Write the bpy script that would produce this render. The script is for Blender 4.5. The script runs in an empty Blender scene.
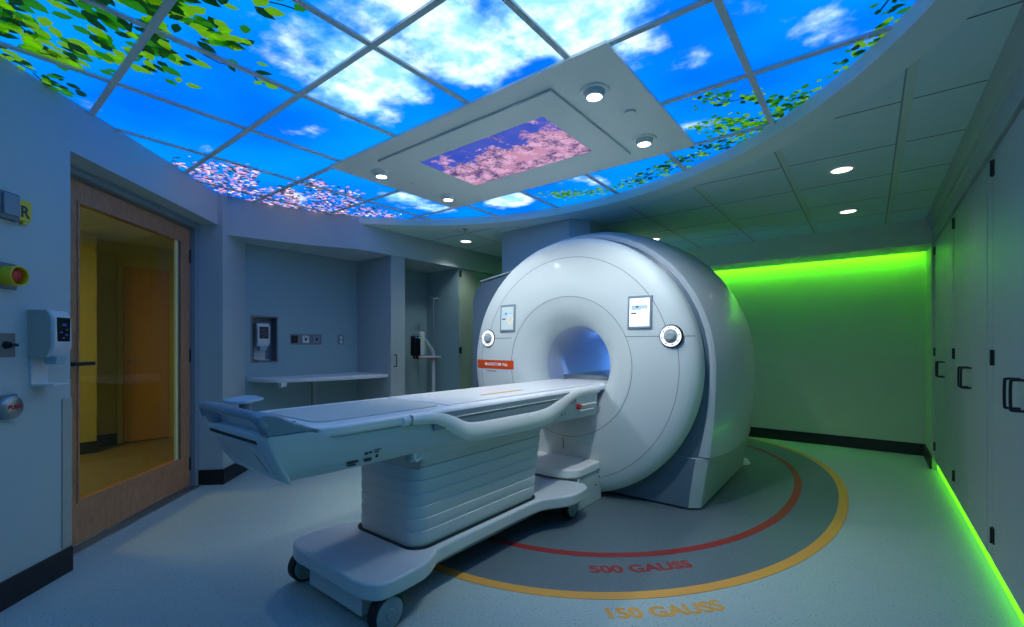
import bpy, bmesh, math, random
from mathutils import Vector, Matrix
random.seed(11)
PI = math.pi
R45 = PI / 4
SC = bpy.context.scene
COL = SC.collection
ORI = {}

# ---------------------------------------------------------------- materials
def lin(c):
    return tuple(((v / 255) / 12.92 if v / 255 <= 0.04045 else ((v / 255 + 0.055) / 1.055) ** 2.4) for v in c) + (1.0,)

def mat(name, col, rough=0.5, metal=0.0, var=0.06, scale=30.0, emit=0.0, ecol=None, bump=0.0, coat=0.0):
    m = bpy.data.materials.new(name); m.use_nodes = True
    nt = m.node_tree; b = nt.nodes['Principled BSDF']
    c = lin(col)
    b.inputs['Roughness'].default_value = rough
    b.inputs['Metallic'].default_value = metal
    b.inputs['Coat Weight'].default_value = coat
    n = nt.nodes.new('ShaderNodeTexNoise'); n.inputs['Scale'].default_value = scale; n.inputs['Detail'].default_value = 4
    tc = nt.nodes.new('ShaderNodeTexCoord'); nt.links.new(tc.outputs['Object'], n.inputs['Vector'])
    r = nt.nodes.new('ShaderNodeMix'); r.data_type = 'RGBA'
    r.inputs['A'].default_value = tuple(max(0, v * (1 - var)) for v in c[:3]) + (1,)
    r.inputs['B'].default_value = tuple(min(1, v * (1 + var)) for v in c[:3]) + (1,)
    nt.links.new(n.outputs['Fac'], r.inputs['Factor'])
    nt.links.new(r.outputs['Result'], b.inputs['Base Color'])
    if bump:
        bp = nt.nodes.new('ShaderNodeBump'); bp.inputs['Strength'].default_value = bump; bp.inputs['Distance'].default_value = 0.002
        nt.links.new(n.outputs['Fac'], bp.inputs['Height']); nt.links.new(bp.outputs['Normal'], b.inputs['Normal'])
    if emit:
        b.inputs['Emission Color'].default_value = lin(ecol or col)
        b.inputs['Emission Strength'].default_value = emit
    return m

class NT:
    """small node-graph builder"""
    def __init__(s, name):
        s.m = bpy.data.materials.new(name); s.m.use_nodes = True; s.nt = s.m.node_tree
        s.nt.nodes.clear(); s.out = s.nt.nodes.new('ShaderNodeOutputMaterial')
    def put(s, sock, v):
        if hasattr(v, 'is_linked'): s.nt.links.new(v, sock)
        elif v is not None: sock.default_value = v
    def n(s, t, **kw):
        nd = s.nt.nodes.new('ShaderNode' + t)
        for k, v in kw.items(): setattr(nd, k, v)
        return nd
    def math(s, op, a, b=None, c=None, clamp=False):
        nd = s.n('Math', operation=op, use_clamp=clamp)
        s.put(nd.inputs[0], a); s.put(nd.inputs[1], b)
        if c is not None: s.put(nd.inputs[2], c)
        return nd.outputs[0]
    def pos(s):
        g = s.n('NewGeometry'); return g.outputs['Position']
    def xyz(s, v):
        nd = s.n('SeparateXYZ'); s.put(nd.inputs[0], v); return nd.outputs
    def noise(s, v, scale, detail=4, rough=0.5, dist=0.0):
        nd = s.n('TexNoise'); s.put(nd.inputs['Vector'], v); nd.inputs['Scale'].default_value = scale
        nd.inputs['Detail'].default_value = detail; nd.inputs['Roughness'].default_value = rough; nd.inputs['Distortion'].default_value = dist
        return nd.outputs['Fac']
    def ramp(s, v, a, b, lo=0.0, hi=1.0):
        nd = s.n('MapRange', interpolation_type='SMOOTHSTEP'); s.put(nd.inputs['Value'], v)
        s.put(nd.inputs['From Min'], a); s.put(nd.inputs['From Max'], b); s.put(nd.inputs['To Min'], lo); s.put(nd.inputs['To Max'], hi)
        return nd.outputs['Result']
    def mix(s, f, a, b):
        nd = s.n('Mix', data_type='RGBA'); s.put(nd.inputs['Factor'], f); s.put(nd.inputs['A'], a); s.put(nd.inputs['B'], b)
        return nd.outputs['Result']
    def emission(s, col, strength):
        e = s.n('Emission'); s.put(e.inputs['Color'], col); s.put(e.inputs['Strength'], strength)
        s.nt.links.new(e.outputs[0], s.out.inputs['Surface']); return s.m
    def principled(s, col, rough=0.5, **kw):
        b = s.n('BsdfPrincipled'); s.put(b.inputs['Base Color'], col); s.put(b.inputs['Roughness'], rough)
        for k, v in kw.items(): s.put(b.inputs[k.replace('_', ' ')], v)
        s.nt.links.new(b.outputs[0], s.out.inputs['Surface']); return s.m

def sky_material():
    g = NT('backlit_sky_film'); p = g.pos()
    flat = g.n('VectorMath', operation='MULTIPLY'); g.put(flat.inputs[0], p); flat.inputs[1].default_value = (1, 1, 0)
    v = flat.outputs[0]
    blobs = [(-1.85, 1.25, .62, .40), (-1.35, 1.42, .55, .45), (-.92, 1.50, .55, .55), (-2.2, 1.42, .42, .30), (-1.0, 1.05, .5, .42),
             (-.80, 1.85, .22, .30), (-.36, 1.98, .26, .16), (-.08, 2.33, .30, .16), (-.82, 2.70, .24, .22), (-3.30, 2.60, .34, .40),
             (-3.30, 2.95, .30, .34), (-2.55, 3.16, .34, .50), (-3.95, 1.95, .42, .30), (-1.75, 3.2, .25, .20), (-.7, .2, .7, .42),
             (-1.6, -.5, .7, .35), (-3.5, 2.0, .22, .16), (-.62, 2.15, .2, .14)]  # clouds above and behind the camera are added for neutral light
    tot = None
    for x, y, r, a in blobs:
        d = g.n('VectorMath', operation='DISTANCE'); g.put(d.inputs[0], v); d.inputs[1].default_value = (x, y, 0)
        k = g.ramp(d.outputs['Value'], r * 1.25, 0.0, 0.0, a)
        tot = k if tot is None else g.math('MAXIMUM', tot, k)
    n1 = g.noise(v, 3.1, 8, 0.56, 0.0)
    c = g.ramp(g.math('ADD', n1, tot), 0.64, 0.90)
    n2 = g.noise(v, 0.9, 3, 0.5)
    blue = g.mix(g.ramp(n2, .3, .7), lin((0, 102, 226)), lin((0, 138, 244)))
    n3 = g.noise(v, 7.0, 6, 0.6)
    white = g.mix(g.ramp(g.math('ADD', n3, g.math('MULTIPLY', g.math('SUBTRACT', n1, .5), .8)), .38, .66), lin((132, 196, 240)), lin((206, 232, 248)))
    return g.emission(g.mix(c, blue, white), g.math('ADD', g.math('MULTIPLY', c, CLOUD_POWER - SKY_POWER), SKY_POWER))

def floor_material():
    g = NT('speckled_vinyl_floor'); p = g.pos()
    n = g.noise(p, 95, 3, 0.6); n2 = g.noise(p, 170, 2, 0.5); n3 = g.noise(p, 1.1, 3, 0.5)
    base = g.mix(n3, lin((158, 180, 178)), lin((172, 192, 188)))
    dk = g.mix(g.ramp(n, .60, .68), base, lin((86, 106, 114)))
    lt = g.mix(g.ramp(n2, .64, .72), dk, lin((196, 216, 218)))
    return g.principled(lt, g.ramp(n3, .3, .7, .42, .54))

def zone_material():
    g = NT('dark_vinyl_inlay'); p = g.pos()
    n = g.noise(p, 95, 3, 0.6); n2 = g.noise(p, 170, 2, 0.5)
    dk = g.mix(g.ramp(n, .60, .68), lin((96, 114, 120)), lin((62, 78, 86)))
    lt = g.mix(g.ramp(n2, .64, .72), dk, lin((124, 148, 154)))
    return g.principled(lt, .48)

def ceiling_material():
    g = NT('acoustic_tile_ceiling'); p = g.pos(); x, y, z = g.xyz(p)
    d = g.n('VectorMath', operation='DISTANCE'); f2 = g.n('VectorMath', operation='MULTIPLY'); g.put(f2.inputs[0], p); f2.inputs[1].default_value = (1, 1, 0)
    g.put(d.inputs[0], f2.outputs[0]); d.inputs[1].default_value = (-2.08, 1.18, 0)
    outside = g.math('GREATER_THAN', d.outputs['Value'], 2.67)
    def line(c, off, pitch, half):
        t = g.math('MODULO', g.math('ADD', c, 100 * pitch - off + pitch / 2), pitch)
        return g.math('LESS_THAN', g.math('ABSOLUTE', g.math('SUBTRACT', t, pitch / 2)), half)
    la = g.math('MULTIPLY', line(y, 3.64, .615, .005), outside)
    lb = g.math('MULTIPLY', line(x, .155, .605, .020), outside)
    lbe = g.math('MULTIPLY', line(x, .132, .605, .004), outside)
    n = g.noise(p, 120, 3, .6)
    tile = g.mix(n, lin((196, 226, 220)), lin((210, 236, 230)))
    plain = lin((216, 236, 226))
    c = g.mix(outside, plain, tile)
    c = g.mix(la, c, lin((80, 100, 102)))
    c = g.mix(lb, c, lin((200, 222, 204)))
    c = g.mix(lbe, c, lin((136, 160, 154)))
    return g.principled(c, .8)

def wood_material(name, a, b):
    g = NT(name); tc = g.n('TexCoord')
    mp = g.n('Mapping'); g.put(mp.inputs['Vector'], tc.outputs['Object']); mp.inputs['Scale'].default_value = (6, 6, 1.2)
    n = g.noise(mp.outputs[0], 9, 6, .6, .8)
    return g.principled(g.mix(g.ramp(n, .3, .7), lin(a), lin(b)), .4)

def blossom_screen_material():
    g = NT('blossom_photo_screen'); p = g.pos(); x, y, z = g.xyz(p)
    n1 = g.noise(p, 9, 6, .65); n2 = g.math('ADD', g.math('MULTIPLY', g.noise(p, 11, 4, .6), .55), g.math('MULTIPLY', g.noise(p, 42, 4, .7), .45)); n3 = g.noise(p, 5, 3, .5)
    edge = g.math('ADD', g.math('MULTIPLY', g.math('ADD', y, -2.24), 2.2), g.math('MULTIPLY', g.math('SUBTRACT', n1, .5), 1.9))
    m = g.ramp(edge, -.05, .12)
    sky = g.mix(n3, lin((18, 66, 190)), lin((96, 110, 205)))
    pet = g.mix(g.ramp(n2, .38, .60), lin((92, 74, 128)), lin((236, 184, 220)))
    pet = g.mix(g.ramp(n3, .54, .62), pet, lin((206, 150, 184)))
    return g.emission(g.mix(m, sky, pet), .85)

def glass_material(name, tint):
    g = NT(name)
    tr = g.n('BsdfTransparent'); tr.inputs['Color'].default_value = tint
    gl = g.n('BsdfGlossy'); gl.inputs['Roughness'].default_value = .02
    lw = g.n('LayerWeight'); fc = g.math('ADD', g.math('MULTIPLY', g.math('POWER', lw.outputs['Facing'], 4.0), .6), .035)
    mx = g.n('MixShader'); g.put(mx.inputs[0], fc); g.put(mx.inputs[1], tr.outputs[0]); g.put(mx.inputs[2], gl.outputs[0])
    g.nt.links.new(mx.outputs[0], g.out.inputs['Surface']); return g.m

SKY_POWER, CLOUD_POWER = 1.22, 1.5
M = {
    'sky': sky_material(), 'floor': floor_material(), 'zone': zone_material(), 'ceiling': ceiling_material(),
    'wall': mat('painted_wall', (174, 190, 192), .55, var=.02, scale=8, bump=.05),
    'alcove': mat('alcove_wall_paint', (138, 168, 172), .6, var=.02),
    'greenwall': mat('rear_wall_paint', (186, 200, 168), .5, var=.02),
    'fascia': mat('soffit_paint', (214, 226, 196), .6, var=.02),
    'base': mat('black_rubber_base', (22, 23, 25), .45),
    'cab': mat('grey_laminate', (164, 176, 174), .5, var=.02),
    'cabseam': mat('cabinet_shadow_gap', (62, 68, 72), .6),
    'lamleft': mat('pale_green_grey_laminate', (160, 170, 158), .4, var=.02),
    'metal': mat('brushed_steel', (168, 172, 175), .35, .9),
    'darkmetal': mat('dark_hinge_metal', (44, 48, 52), .4, .5),
    'jamb': mat('painted_steel_frame', (128, 146, 158), .4),
    'wood': wood_material('oak_door_wood', (164, 112, 78), (190, 138, 100)),
    'wood2': wood_material('orange_wood_door', (178, 138, 66), (196, 152, 76)),
    'white': mat('scanner_white', (208, 218, 218), .46, var=.01, coat=.04),
    'tablew': mat('table_white', (236, 236, 234), .34, var=.01, coat=.2),
    'grey': mat('table_grey_plastic', (200, 208, 212), .38, var=.02),
    'midgrey': mat('table_mid_grey', (130, 142, 152), .4, var=.02),
    'bluegrey': mat('handle_blue_grey', (124, 144, 158), .36, var=.02),
    'shell': mat('scanner_shell_silver', (186, 194, 200), .34, .0, var=.02, coat=.3),
    'gap': mat('scanner_blue_band', (92, 114, 130), .4, var=.02),
    'teal': mat('teal_marks', (60, 150, 140), .5),
    'seam': mat('seam_dark_line', (120, 126, 130), .6),
    'black': mat('black_rubber', (18, 19, 21), .6),
    'orange': mat('orange_sticker', (222, 76, 18), .45, var=.01),
    'lettering': mat('white_lettering', (245, 245, 245), .5, var=.0),
    'darkletter': mat('dark_lettering', (58, 60, 66), .5, var=.0),
    'pad': mat('table_pad_beige', (186, 192, 186), .6),
    'yellowtape': mat('yellow_marker_tape', (206, 160, 40), .5),
    'redline': mat('red_floor_line', (150, 46, 44), .5, var=.04),
    'yellowline': mat('yellow_floor_line', (222, 162, 72), .5, var=.04),
    'bore': mat('bore_liner', (190, 198, 210), .38, var=.01, coat=.2),
    'tbar': mat('ceiling_grid_bar', (206, 218, 222), .7, var=.01, scale=4),
    'framep': mat('ceiling_frame_panel', (236, 244, 242), .5, var=.01),
    'lamp': mat('lamp_lens_glow', (255, 255, 250), .4, emit=7.0, ecol=(255, 253, 244)),
    'lamp2': mat('downlight_lens_glow', (255, 252, 240), .4, emit=2.6, ecol=(255, 246, 226)),
    'led': mat('green_led_strip', (60, 255, 10), .4, emit=1.9, ecol=(104, 255, 0)),
    'led2': mat('green_led_cove', (60, 255, 10), .4, emit=25.0, ecol=(112, 255, 0)),
    'boreled': mat('blue_bore_light', (90, 160, 255), .4, emit=15.0, ecol=(104, 160, 255)),
    'screen': mat('white_touch_screen', (240, 246, 250), .3, emit=1.0, ecol=(236, 244, 250)),
    'screen2': mat('dim_touch_screen', (190, 206, 206), .3, emit=.22, ecol=(214, 230, 230)),
    'uiblue': mat('screen_blue_graphic', (150, 180, 214), .4, emit=.5, ecol=(168, 198, 232)),
    'uigrey': mat('screen_grey_text', (90, 100, 116), .4, emit=.12),
    'uiorange': mat('screen_pale_graphic', (226, 200, 176), .4, emit=.6),
    'ring': mat('dial_lit_ring', (244, 244, 248), .3, emit=.75, ecol=(244, 242, 250)),
    'knob': mat('dial_knob_grey', (168, 180, 182), .35),
    'blossom': blossom_screen_material(),
    'leafA': mat('bright_leaf_print', (110, 170, 20), .5, emit=.62, ecol=(108, 176, 8), var=.1),
    'leafB': mat('mid_leaf_print', (40, 130, 20), .5, emit=.6, ecol=(36, 128, 12), var=.2),
    'leafC': mat('dark_leaf_print', (10, 66, 22), .5, emit=.5, ecol=(8, 62, 16), var=.2),
    'twig': mat('dark_twig_print', (20, 40, 40), .5, emit=.2, ecol=(16, 36, 40)),
    'petal': mat('pink_blossom_print', (214, 168, 204), .5, emit=.7, ecol=(214, 160, 204), var=.2),
    'petal3': mat('white_blossom_print', (236, 226, 240), .5, emit=.85, ecol=(236, 224, 242), var=.1),
    'petal2': mat('dark_blossom_print', (96, 84, 120), .5, emit=.45, ecol=(84, 76, 112), var=.2),
    'glass': glass_material('amber_door_glass', (.94, .88, .50, 1)),
    'anteroom': mat('cream_anteroom_paint', (184, 182, 128), .6),
    'antefloor': mat('brown_anteroom_floor', (132, 120, 90), .4),
    'bead': mat('cream_glazing_bead', (236, 222, 150), .5),
    'yellow': mat('yellow_plastic', (232, 196, 12), .4),
    'red': mat('red_plastic', (190, 26, 24), .4),
    'blackgloss': mat('black_glossy_plastic', (14, 16, 30), .2),
    'dispgrey': mat('dispenser_beige_side', (170, 172, 162), .5),
    'dispwhite': mat('dispenser_white', (206, 210, 210), .45),
    'ltblue': mat('light_blue_plastic', (156, 182, 196), .4),
    'blueprint': mat('blue_label_print', (60, 70, 150), .4),
    'ledgreen': mat('pump_green_lamp', (40, 220, 60), .4, emit=.5),
    'ledblue': mat('pump_blue_lamp', (60, 80, 255), .4, emit=.6),
    'plate': mat('steel_wall_plate', (120, 126, 130), .4, .5),
    'leaf_e': mat('shelf_laminate', (206, 212, 214), .4),
}

# ---------------------------------------------------------------- geometry helpers
def BM(): return bmesh.new()

def box(bm, x0, x1, y0, y1, z0, z1):
    v = [bm.verts.new(p) for p in ((x0, y0, z0), (x1, y0, z0), (x1, y1, z0), (x0, y1, z0), (x0, y0, z1), (x1, y0, z1), (x1, y1, z1), (x0, y1, z1))]
    for f in ((3, 2, 1, 0), (4, 5, 6, 7), (0, 1, 5, 4), (1, 2, 6, 5), (2, 3, 7, 6), (3, 0, 4, 7)):
        bm.faces.new([v[i] for i in f])
    return bm

def loft(bm, rings, closed=True, cap=True):
    R = [[bm.verts.new(p) for p in r] for r in rings]
    n = len(R[0])
    for a, b in zip(R, R[1:]):
        for i in range(n if closed else n - 1):
            j = (i + 1) % n
            bm.faces.new((a[i], a[j], b[j], b[i]))
    if cap:
        bm.faces.new(list(reversed(R[0]))); bm.faces.new(R[-1])
    return bm

def prism(bm, pts, z0, z1):
    return loft(bm, [[(x, y, z0) for x, y in pts], [(x, y, z1) for x, y in pts]])

def cyl(bm, p0, p1, r0, r1=None, seg=24, cap=True):
    r1 = r0 if r1 is None else r1
    p0 = Vector(p0); p1 = Vector(p1); d = (p1 - p0).normalized()
    a = d.orthogonal().normalized(); b = d.cross(a)
    rings = []
    for p, r in ((p0, r0), (p1, r1)):
        rings.append([tuple(p + (a * math.cos(t) + b * math.sin(t)) * r) for t in (2 * PI * i / seg for i in range(seg))])
    return loft(bm, rings, True, cap)

def lathe(bm, prof, origin, axis='Y', seg=64, close=False):
    """prof: (radius, along) pairs turned round an axis through origin"""
    ox, oy, oz = origin; rings = []
    for i in range(seg):
        t = 2 * PI * i / seg; c, s = math.cos(t), math.sin(t); r = []
        for rad, al in prof:
            if axis == 'Y': r.append((ox + rad * c, oy + al, oz + rad * s))
            elif axis == 'Z': r.append((ox + rad * c, oy + rad * s, oz + al))
            else: r.append((ox + al, oy + rad * c, oz + rad * s))
        rings.append([bm.verts.new(p) for p in r])
    for i in range(seg):
        a, b = rings[i], rings[(i + 1) % seg]
        m = len(prof)
        for k in range(m if close else m - 1):
            l = (k + 1) % m
            bm.faces.new((a[k], b[k], b[l], a[l]))
    bmesh.ops.remove_doubles(bm, verts=bm.verts[:], dist=1e-6)
    return bm

def tube(bm, pts, r, seg=10, cap=True):
    pts = [Vector(p) for p in pts]; rings = []; prev = None
    for i, p in enumerate(pts):
        d = (pts[min(i + 1, len(pts) - 1)] - pts[max(i - 1, 0)]).normalized()
        a = d.orthogonal().normalized() if prev is None else (prev - d * prev.dot(d)).normalized()
        prev = a; b = d.cross(a)
        rings.append([tuple(p + (a * math.cos(t) + b * math.sin(t)) * r) for t in (2 * PI * k / seg for k in range(seg))])
    return loft(bm, rings, True, cap)

def rrect(x0, x1, y0, y1, r, n=6):
    P = []
    for cx, cy, a0 in ((x1 - r, y0 + r, -PI / 2), (x1 - r, y1 - r, 0), (x0 + r, y1 - r, PI / 2), (x0 + r, y0 + r, PI)):
        for i in range(n + 1):
            a = a0 + PI / 2 * i / n
            P.append((cx + r * math.cos(a), cy + r * math.sin(a)))
    return P

def smooth_path(pts, n=8, closed=False):
    """Catmull-Rom through pts"""
    out = []; N = len(pts)
    rng = range(N) if closed else range(N - 1)
    for i in rng:
        if closed: p = [Vector(pts[(i + k - 1) % N]) for k in range(4)]
        else: p = [Vector(pts[min(max(i + k - 1, 0), N - 1)]) for k in range(4)]
        for j in range(n):
            t = j / n
            out.append(tuple(0.5 * ((2 * p[1]) + (-p[0] + p[2]) * t + (2 * p[0] - 5 * p[1] + 4 * p[2] - p[3]) * t * t + (-p[0] + 3 * p[1] - 3 * p[2] + p[3]) * t ** 3)))
    if not closed: out.append(tuple(pts[-1]))
    return out

def text_bm(body, size, depth=.001, align='CENTER', weight=0.0):
    cu = bpy.data.curves.new('tmp', 'FONT'); cu.body = body; cu.size = size; cu.extrude = depth; cu.align_x = align; cu.offset = weight
    cu.resolution_u = 4
    o = bpy.data.objects.new('tmp', cu); COL.objects.link(o)
    bpy.context.view_layer.update()
    me = bpy.data.meshes.new_from_object(o.evaluated_get(bpy.context.evaluated_depsgraph_get()))
    bm = BM(); bm.from_mesh(me)
    bpy.data.objects.remove(o); bpy.data.curves.remove(cu); bpy.data.meshes.remove(me)
    return bm

def xf(bm, m):
    bmesh.ops.transform(bm, matrix=m, verts=bm.verts[:]); return bm

def frame_mat(o, x, y, z):
    return Matrix(((x[0], y[0], z[0], o[0]), (x[1], y[1], z[1], o[1]), (x[2], y[2], z[2], o[2]), (0, 0, 0, 1)))

# ---------------------------------------------------------------- object helpers
def obj(name, bm, m, parent=None, rot=0.0, bevel=0.0, seg=2, smooth=35, origin=None, label=None):
    if parent is not None: org = ORI[parent.name]
    else:
        if origin is None:
            xs = [v.co.x for v in bm.verts]; ys = [v.co.y for v in bm.verts]; zs = [v.co.z for v in bm.verts]
            origin = ((min(xs) + max(xs)) / 2, (min(ys) + max(ys)) / 2, min(zs))
        org = origin
    for v in bm.verts: v.co -= Vector(org)
    bmesh.ops.recalc_face_normals(bm, faces=bm.faces[:])
    me = bpy.data.meshes.new(name); bm.to_mesh(me); bm.free()
    for mm in (m if isinstance(m, (list, tuple)) else [m]): me.materials.append(mm)
    if smooth:
        me.shade_smooth()
        me.set_sharp_from_angle(angle=math.radians(smooth))
    o = bpy.data.objects.new(name, me); COL.objects.link(o)
    if parent is not None: o.parent = parent
    else:
        o.location = Matrix.Rotation(rot, 3, 'Z') @ Vector(org); o.rotation_euler = (0, 0, rot)
    ORI[o.name] = org
    if bevel:
        b = o.modifiers.new('soft_edges', 'BEVEL'); b.width = bevel; b.segments = seg; b.limit_method = 'ANGLE'; b.angle_limit = math.radians(40)
    if label: o['label'] = label
    return o

def tag(o, label, cat, group=None, kind=None):
    o['label'] = label; o['category'] = cat
    if group: o['group'] = group
    if kind: o['kind'] = kind
    return o

def thing(name, label, cat, origin, rot=0.0, group=None):
    o = bpy.data.objects.new(name, None); COL.objects.link(o); o.empty_display_size = .1
    o.location = Matrix.Rotation(rot, 3, 'Z') @ Vector(origin); o.rotation_euler = (0, 0, rot)
    ORI[o.name] = tuple(origin)
    return tag(o, label, cat, group)

def struct(name, bm, m, parent=None, rot=0.0, bevel=0.0, smooth=35):
    o = obj(name, bm, m, parent, rot, bevel, smooth=smooth)
    if parent is None: o['kind'] = 'structure'
    return o

# ================================================================ SETTING
AX, AZ = -1.955, 1.035
ZC, ZS = 2.43, 2.505            # tile ceiling, sky panels
CX, CY, CR = -2.08, 1.18, 2.49  # round opening in the ceiling
XL, XA, XR = -4.06, -4.68, .50  # left wall line, alcove back, cabinet fronts
D0 = -2.045                     # door wall, distance along its normal

struct('floor', box(BM(), -4.85, 1.1, -1.8, 6.8, -.12, 0), M['floor'])
fl = BM(); prism(fl, [(-4.86, -1.8), (-4.86, 2.6), (-8.2, 2.6), (-8.2, -1.8)], -.12, -.001)
struct('floor_anteroom', fl, M['antefloor'])

# ceiling with the round opening
def ceiling_mesh():
    bm = BM(); x0, x1, y0, y1 = -4.9, 1.0, -1.78, 6.1
    angs = [2 * PI * i / 160 for i in range(160)] + [math.atan2(y - CY, x - CX) % (2 * PI) for x in (x0, x1) for y in (y0, y1)]
    angs = sorted(set(angs)); rows = []
    for a in angs:
        c, s = math.cos(a), math.sin(a)
        t = min(((x1 - CX) / c if c > 1e-9 else (x0 - CX) / c if c < -1e-9 else 1e9), ((y1 - CY) / s if s > 1e-9 else (y0 - CY) / s if s < -1e-9 else 1e9))
        rows.append([(CX + c * CR, CY + s * CR, ZS + .06), (CX + c * CR, CY + s * CR, ZC + .018), (CX + c * (CR + .006), CY + s * (CR + .006), ZC + .005),
                     (CX + c * (CR + .02), CY + s * (CR + .02), ZC), (CX + c * t, CY + s * t, ZC), (CX + c * t, CY + s * t, ZS + .06)])
    R = [[bm.verts.new(p) for p in r] for r in rows]
    for i in range(len(R)):
        a, b = R[i], R[(i + 1) % len(R)]
        for k in range(6):
            l = (k + 1) % 6
            bm.faces.new((a[k], b[k], b[l], a[l]))
    return bm
struct('ceiling', ceiling_mesh(), M['ceiling'], smooth=30)

# rear wall with its cove
struct('wall_back', box(BM(), -4.2, .50, 6.63, 6.78, 0, 2.6), M['greenwall'])
sf = BM(); loft(sf, [[(x, y, z) for y, z in ((6.02, 2.56), (6.02, 2.19), (6.50, 2.19), (6.50, 2.30), (6.63, 2.30), (6.63, 2.56))] for x in (-4.06, .48)]); struct('trim_1', sf, M['fascia'])
struct('wall_right', box(BM(), 1.0, 1.12, -1.8, 6.0, 0, 2.6), M['wall'])
struct('wall_right_return', box(BM(), .48, 1.12, 5.98, 6.78, 0, 2.6), M['greenwall'])
struct('baseboard_back', box(BM(), XL, .478, 6.612, 6.63, 0, .13), M['base'], bevel=.003)
struct('baseboard_right', box(BM(), .462, .48, 5.965, 6.612, 0, .13), M['base'], bevel=.003)
struct('wall_front', box(BM(), -1.5, 1.12, -1.9, -1.78, 0, 2.6), M['wall'])

# left side: alcoves, header, bulkhead following the round opening
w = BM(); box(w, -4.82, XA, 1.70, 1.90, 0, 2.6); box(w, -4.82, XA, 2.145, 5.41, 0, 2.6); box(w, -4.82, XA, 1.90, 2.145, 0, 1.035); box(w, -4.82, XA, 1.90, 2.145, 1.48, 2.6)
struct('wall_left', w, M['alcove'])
struct('wall_left_rear', box(BM(), -4.2, XL, 5.42, 6.63, 0, 2.6), M['lamleft'])
bh = BM()
curve = smooth_path([(-4.45, 1.58, 0), (-4.415, 1.72, 0), (-4.365, 1.92, 0), (-4.285, 2.2, 0), (-4.165, 2.48, 0), (-4.06, 2.72, 0), (-4.06, 3.2, 0)], 6)
prism(bh, [(p[0], p[1]) for p in curve] + [(-4.06, 6.02), (-4.68, 6.02), (-4.68, 1.84)], 2.17, 2.56)
struct('wall_left_header', bh, M['wall'], smooth=50)

# the diagonal door wall (built in its own frame: x = out of wall, y = along wall)
S0, S1, ZH, DC = 2.69, 4.195, 2.235, -2.005
w = BM(); box(w, D0 - .24, D0, -.40, S0, 0, 2.56); box(w, D0 - .24, DC, S1, 4.63, 0, 2.56); box(w, D0 - .24, D0, S0, S1, ZH, 2.56)
struct('wall_door', w, M['wall'], rot=R45)
w = BM(); box(w, D0, D0 + .014, -.40, S0 + .002, 0, .13); struct('baseboard_left', w, M['base'], rot=R45, bevel=.003)
w = BM(); box(w, DC, DC + .014, S1 - .012, 4.63, 0, .13); box(w, D0 - .16, DC + .014, S1 - .012, S1, 0, .13); struct('baseboard_left_column', w, M['base'], rot=R45, bevel=.003)
w = BM(); box(w, D0, D0 + .006, S0 - .055, S0 + .003, .14, .92); box(w, D0 - .06, D0 + .006, S0, S0 + .004, .14, .92)
struct('trim_2', w, M['dispgrey'], rot=R45, bevel=.002)
# steel door frame
w = BM()
box(w, D0 - .23, D0 - .15, S0, S0 + .05, 0, ZH); box(w, D0 - .25, D0 - .15, S1 - .055, S1, 0, ZH); box(w, D0 - .25, D0 - .15, S0 + .05, S1 - .055, ZH - .045, ZH)
box(w, D0 - .25, D0 - .13, S0, S1, ZH - .012, ZH)
struct('trim_3', w, M['jamb'], rot=R45, bevel=.003)
w = BM(); box(w, D0 - .26, D0 - .12, S0, S1, 0.0, .008); struct('trim_4', w, M['metal'], rot=R45, bevel=.002)

# the wooden door
DW = D0 - .19
d = obj('door_1', BM(), M['wood'], rot=R45, origin=(DW, 3.44, 0)); d['kind'] = 'structure'
def dbm(*b):
    bm = BM()
    for q in b: box(bm, *q)
    return bm
DL, DR = 2.755, 4.135
dd = bpy.data.objects['door_1']
me = dd.data
bm = dbm((DW - .045, DW, DL, 3.0, .012, 2.175), (DW - .045, DW, 4.0, DR, .012, 2.175), (DW - .045, DW, 3.0, 4.0, 2.045, 2.175), (DW - .045, DW, 3.0, 4.0, .012, .275))
for v in bm.verts: v.co -= Vector((DW, 3.44, 0))
bmesh.ops.recalc_face_normals(bm, faces=bm.faces[:]); bm.to_mesh(me); bm.free()
obj('glass_pane', dbm((DW - .028, DW - .018, 3.0, 4.0, .275, 2.045)), M['glass'], dd, smooth=0)
bm = dbm((DW - .004, DW + .006, 2.985, 3.0, .26, 2.06), (DW - .004, DW + .006, 4.0, 4.012, .26, 2.06), (DW - .004, DW + .006, 3.0, 4.0, 2.045, 2.06), (DW - .004, DW + .006, 3.0, 4.0, .262, .275))
obj('glazing_bead', bm, M['wood'], dd, bevel=.002)
obj('glazing_bead', dbm((DW - .016, DW - .002, 3.945, 3.972, .275, 2.045)), M['bead'], dd, label='cream strip beside the door glass')
obj('glazing_bead', dbm((DW - .016, DW - .004, 3.978, 3.998, .275, 2.045)), M['metal'], dd, label='steel strip beside the door glass')
bm = BM(); box(bm, DW, DW + .012, 2.85, 2.93, 1.0, 1.17); obj('handle_plate', bm, M['darkmetal'], dd, bevel=.003)
bm = BM(); tube(bm, smooth_path([(DW + .01, 2.885, 1.09), (DW + .05, 2.888, 1.09), (DW + .06, 2.91, 1.09), (DW + .06, 3.0, 1.09), (DW + .058, 3.03, 1.09)], 5), .012)
obj('handle', bm, M['darkmetal'], dd)
obj('kick_strip', dbm((DW - .05, DW + .004, DL, DR, .004, .022)), M['metal'], dd, bevel=.002)
for z in (.20, 1.11, 1.945):
    bm = BM(); cyl(bm, (DW + .012, DR + .02, z - .055), (DW + .012, DR + .02, z + .055), .011); box(bm, DW - .002, DW + .006, DR - .01, DR + .055, z - .055, z + .055)
    obj('hinge', bm, M['darkmetal'], dd)

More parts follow.
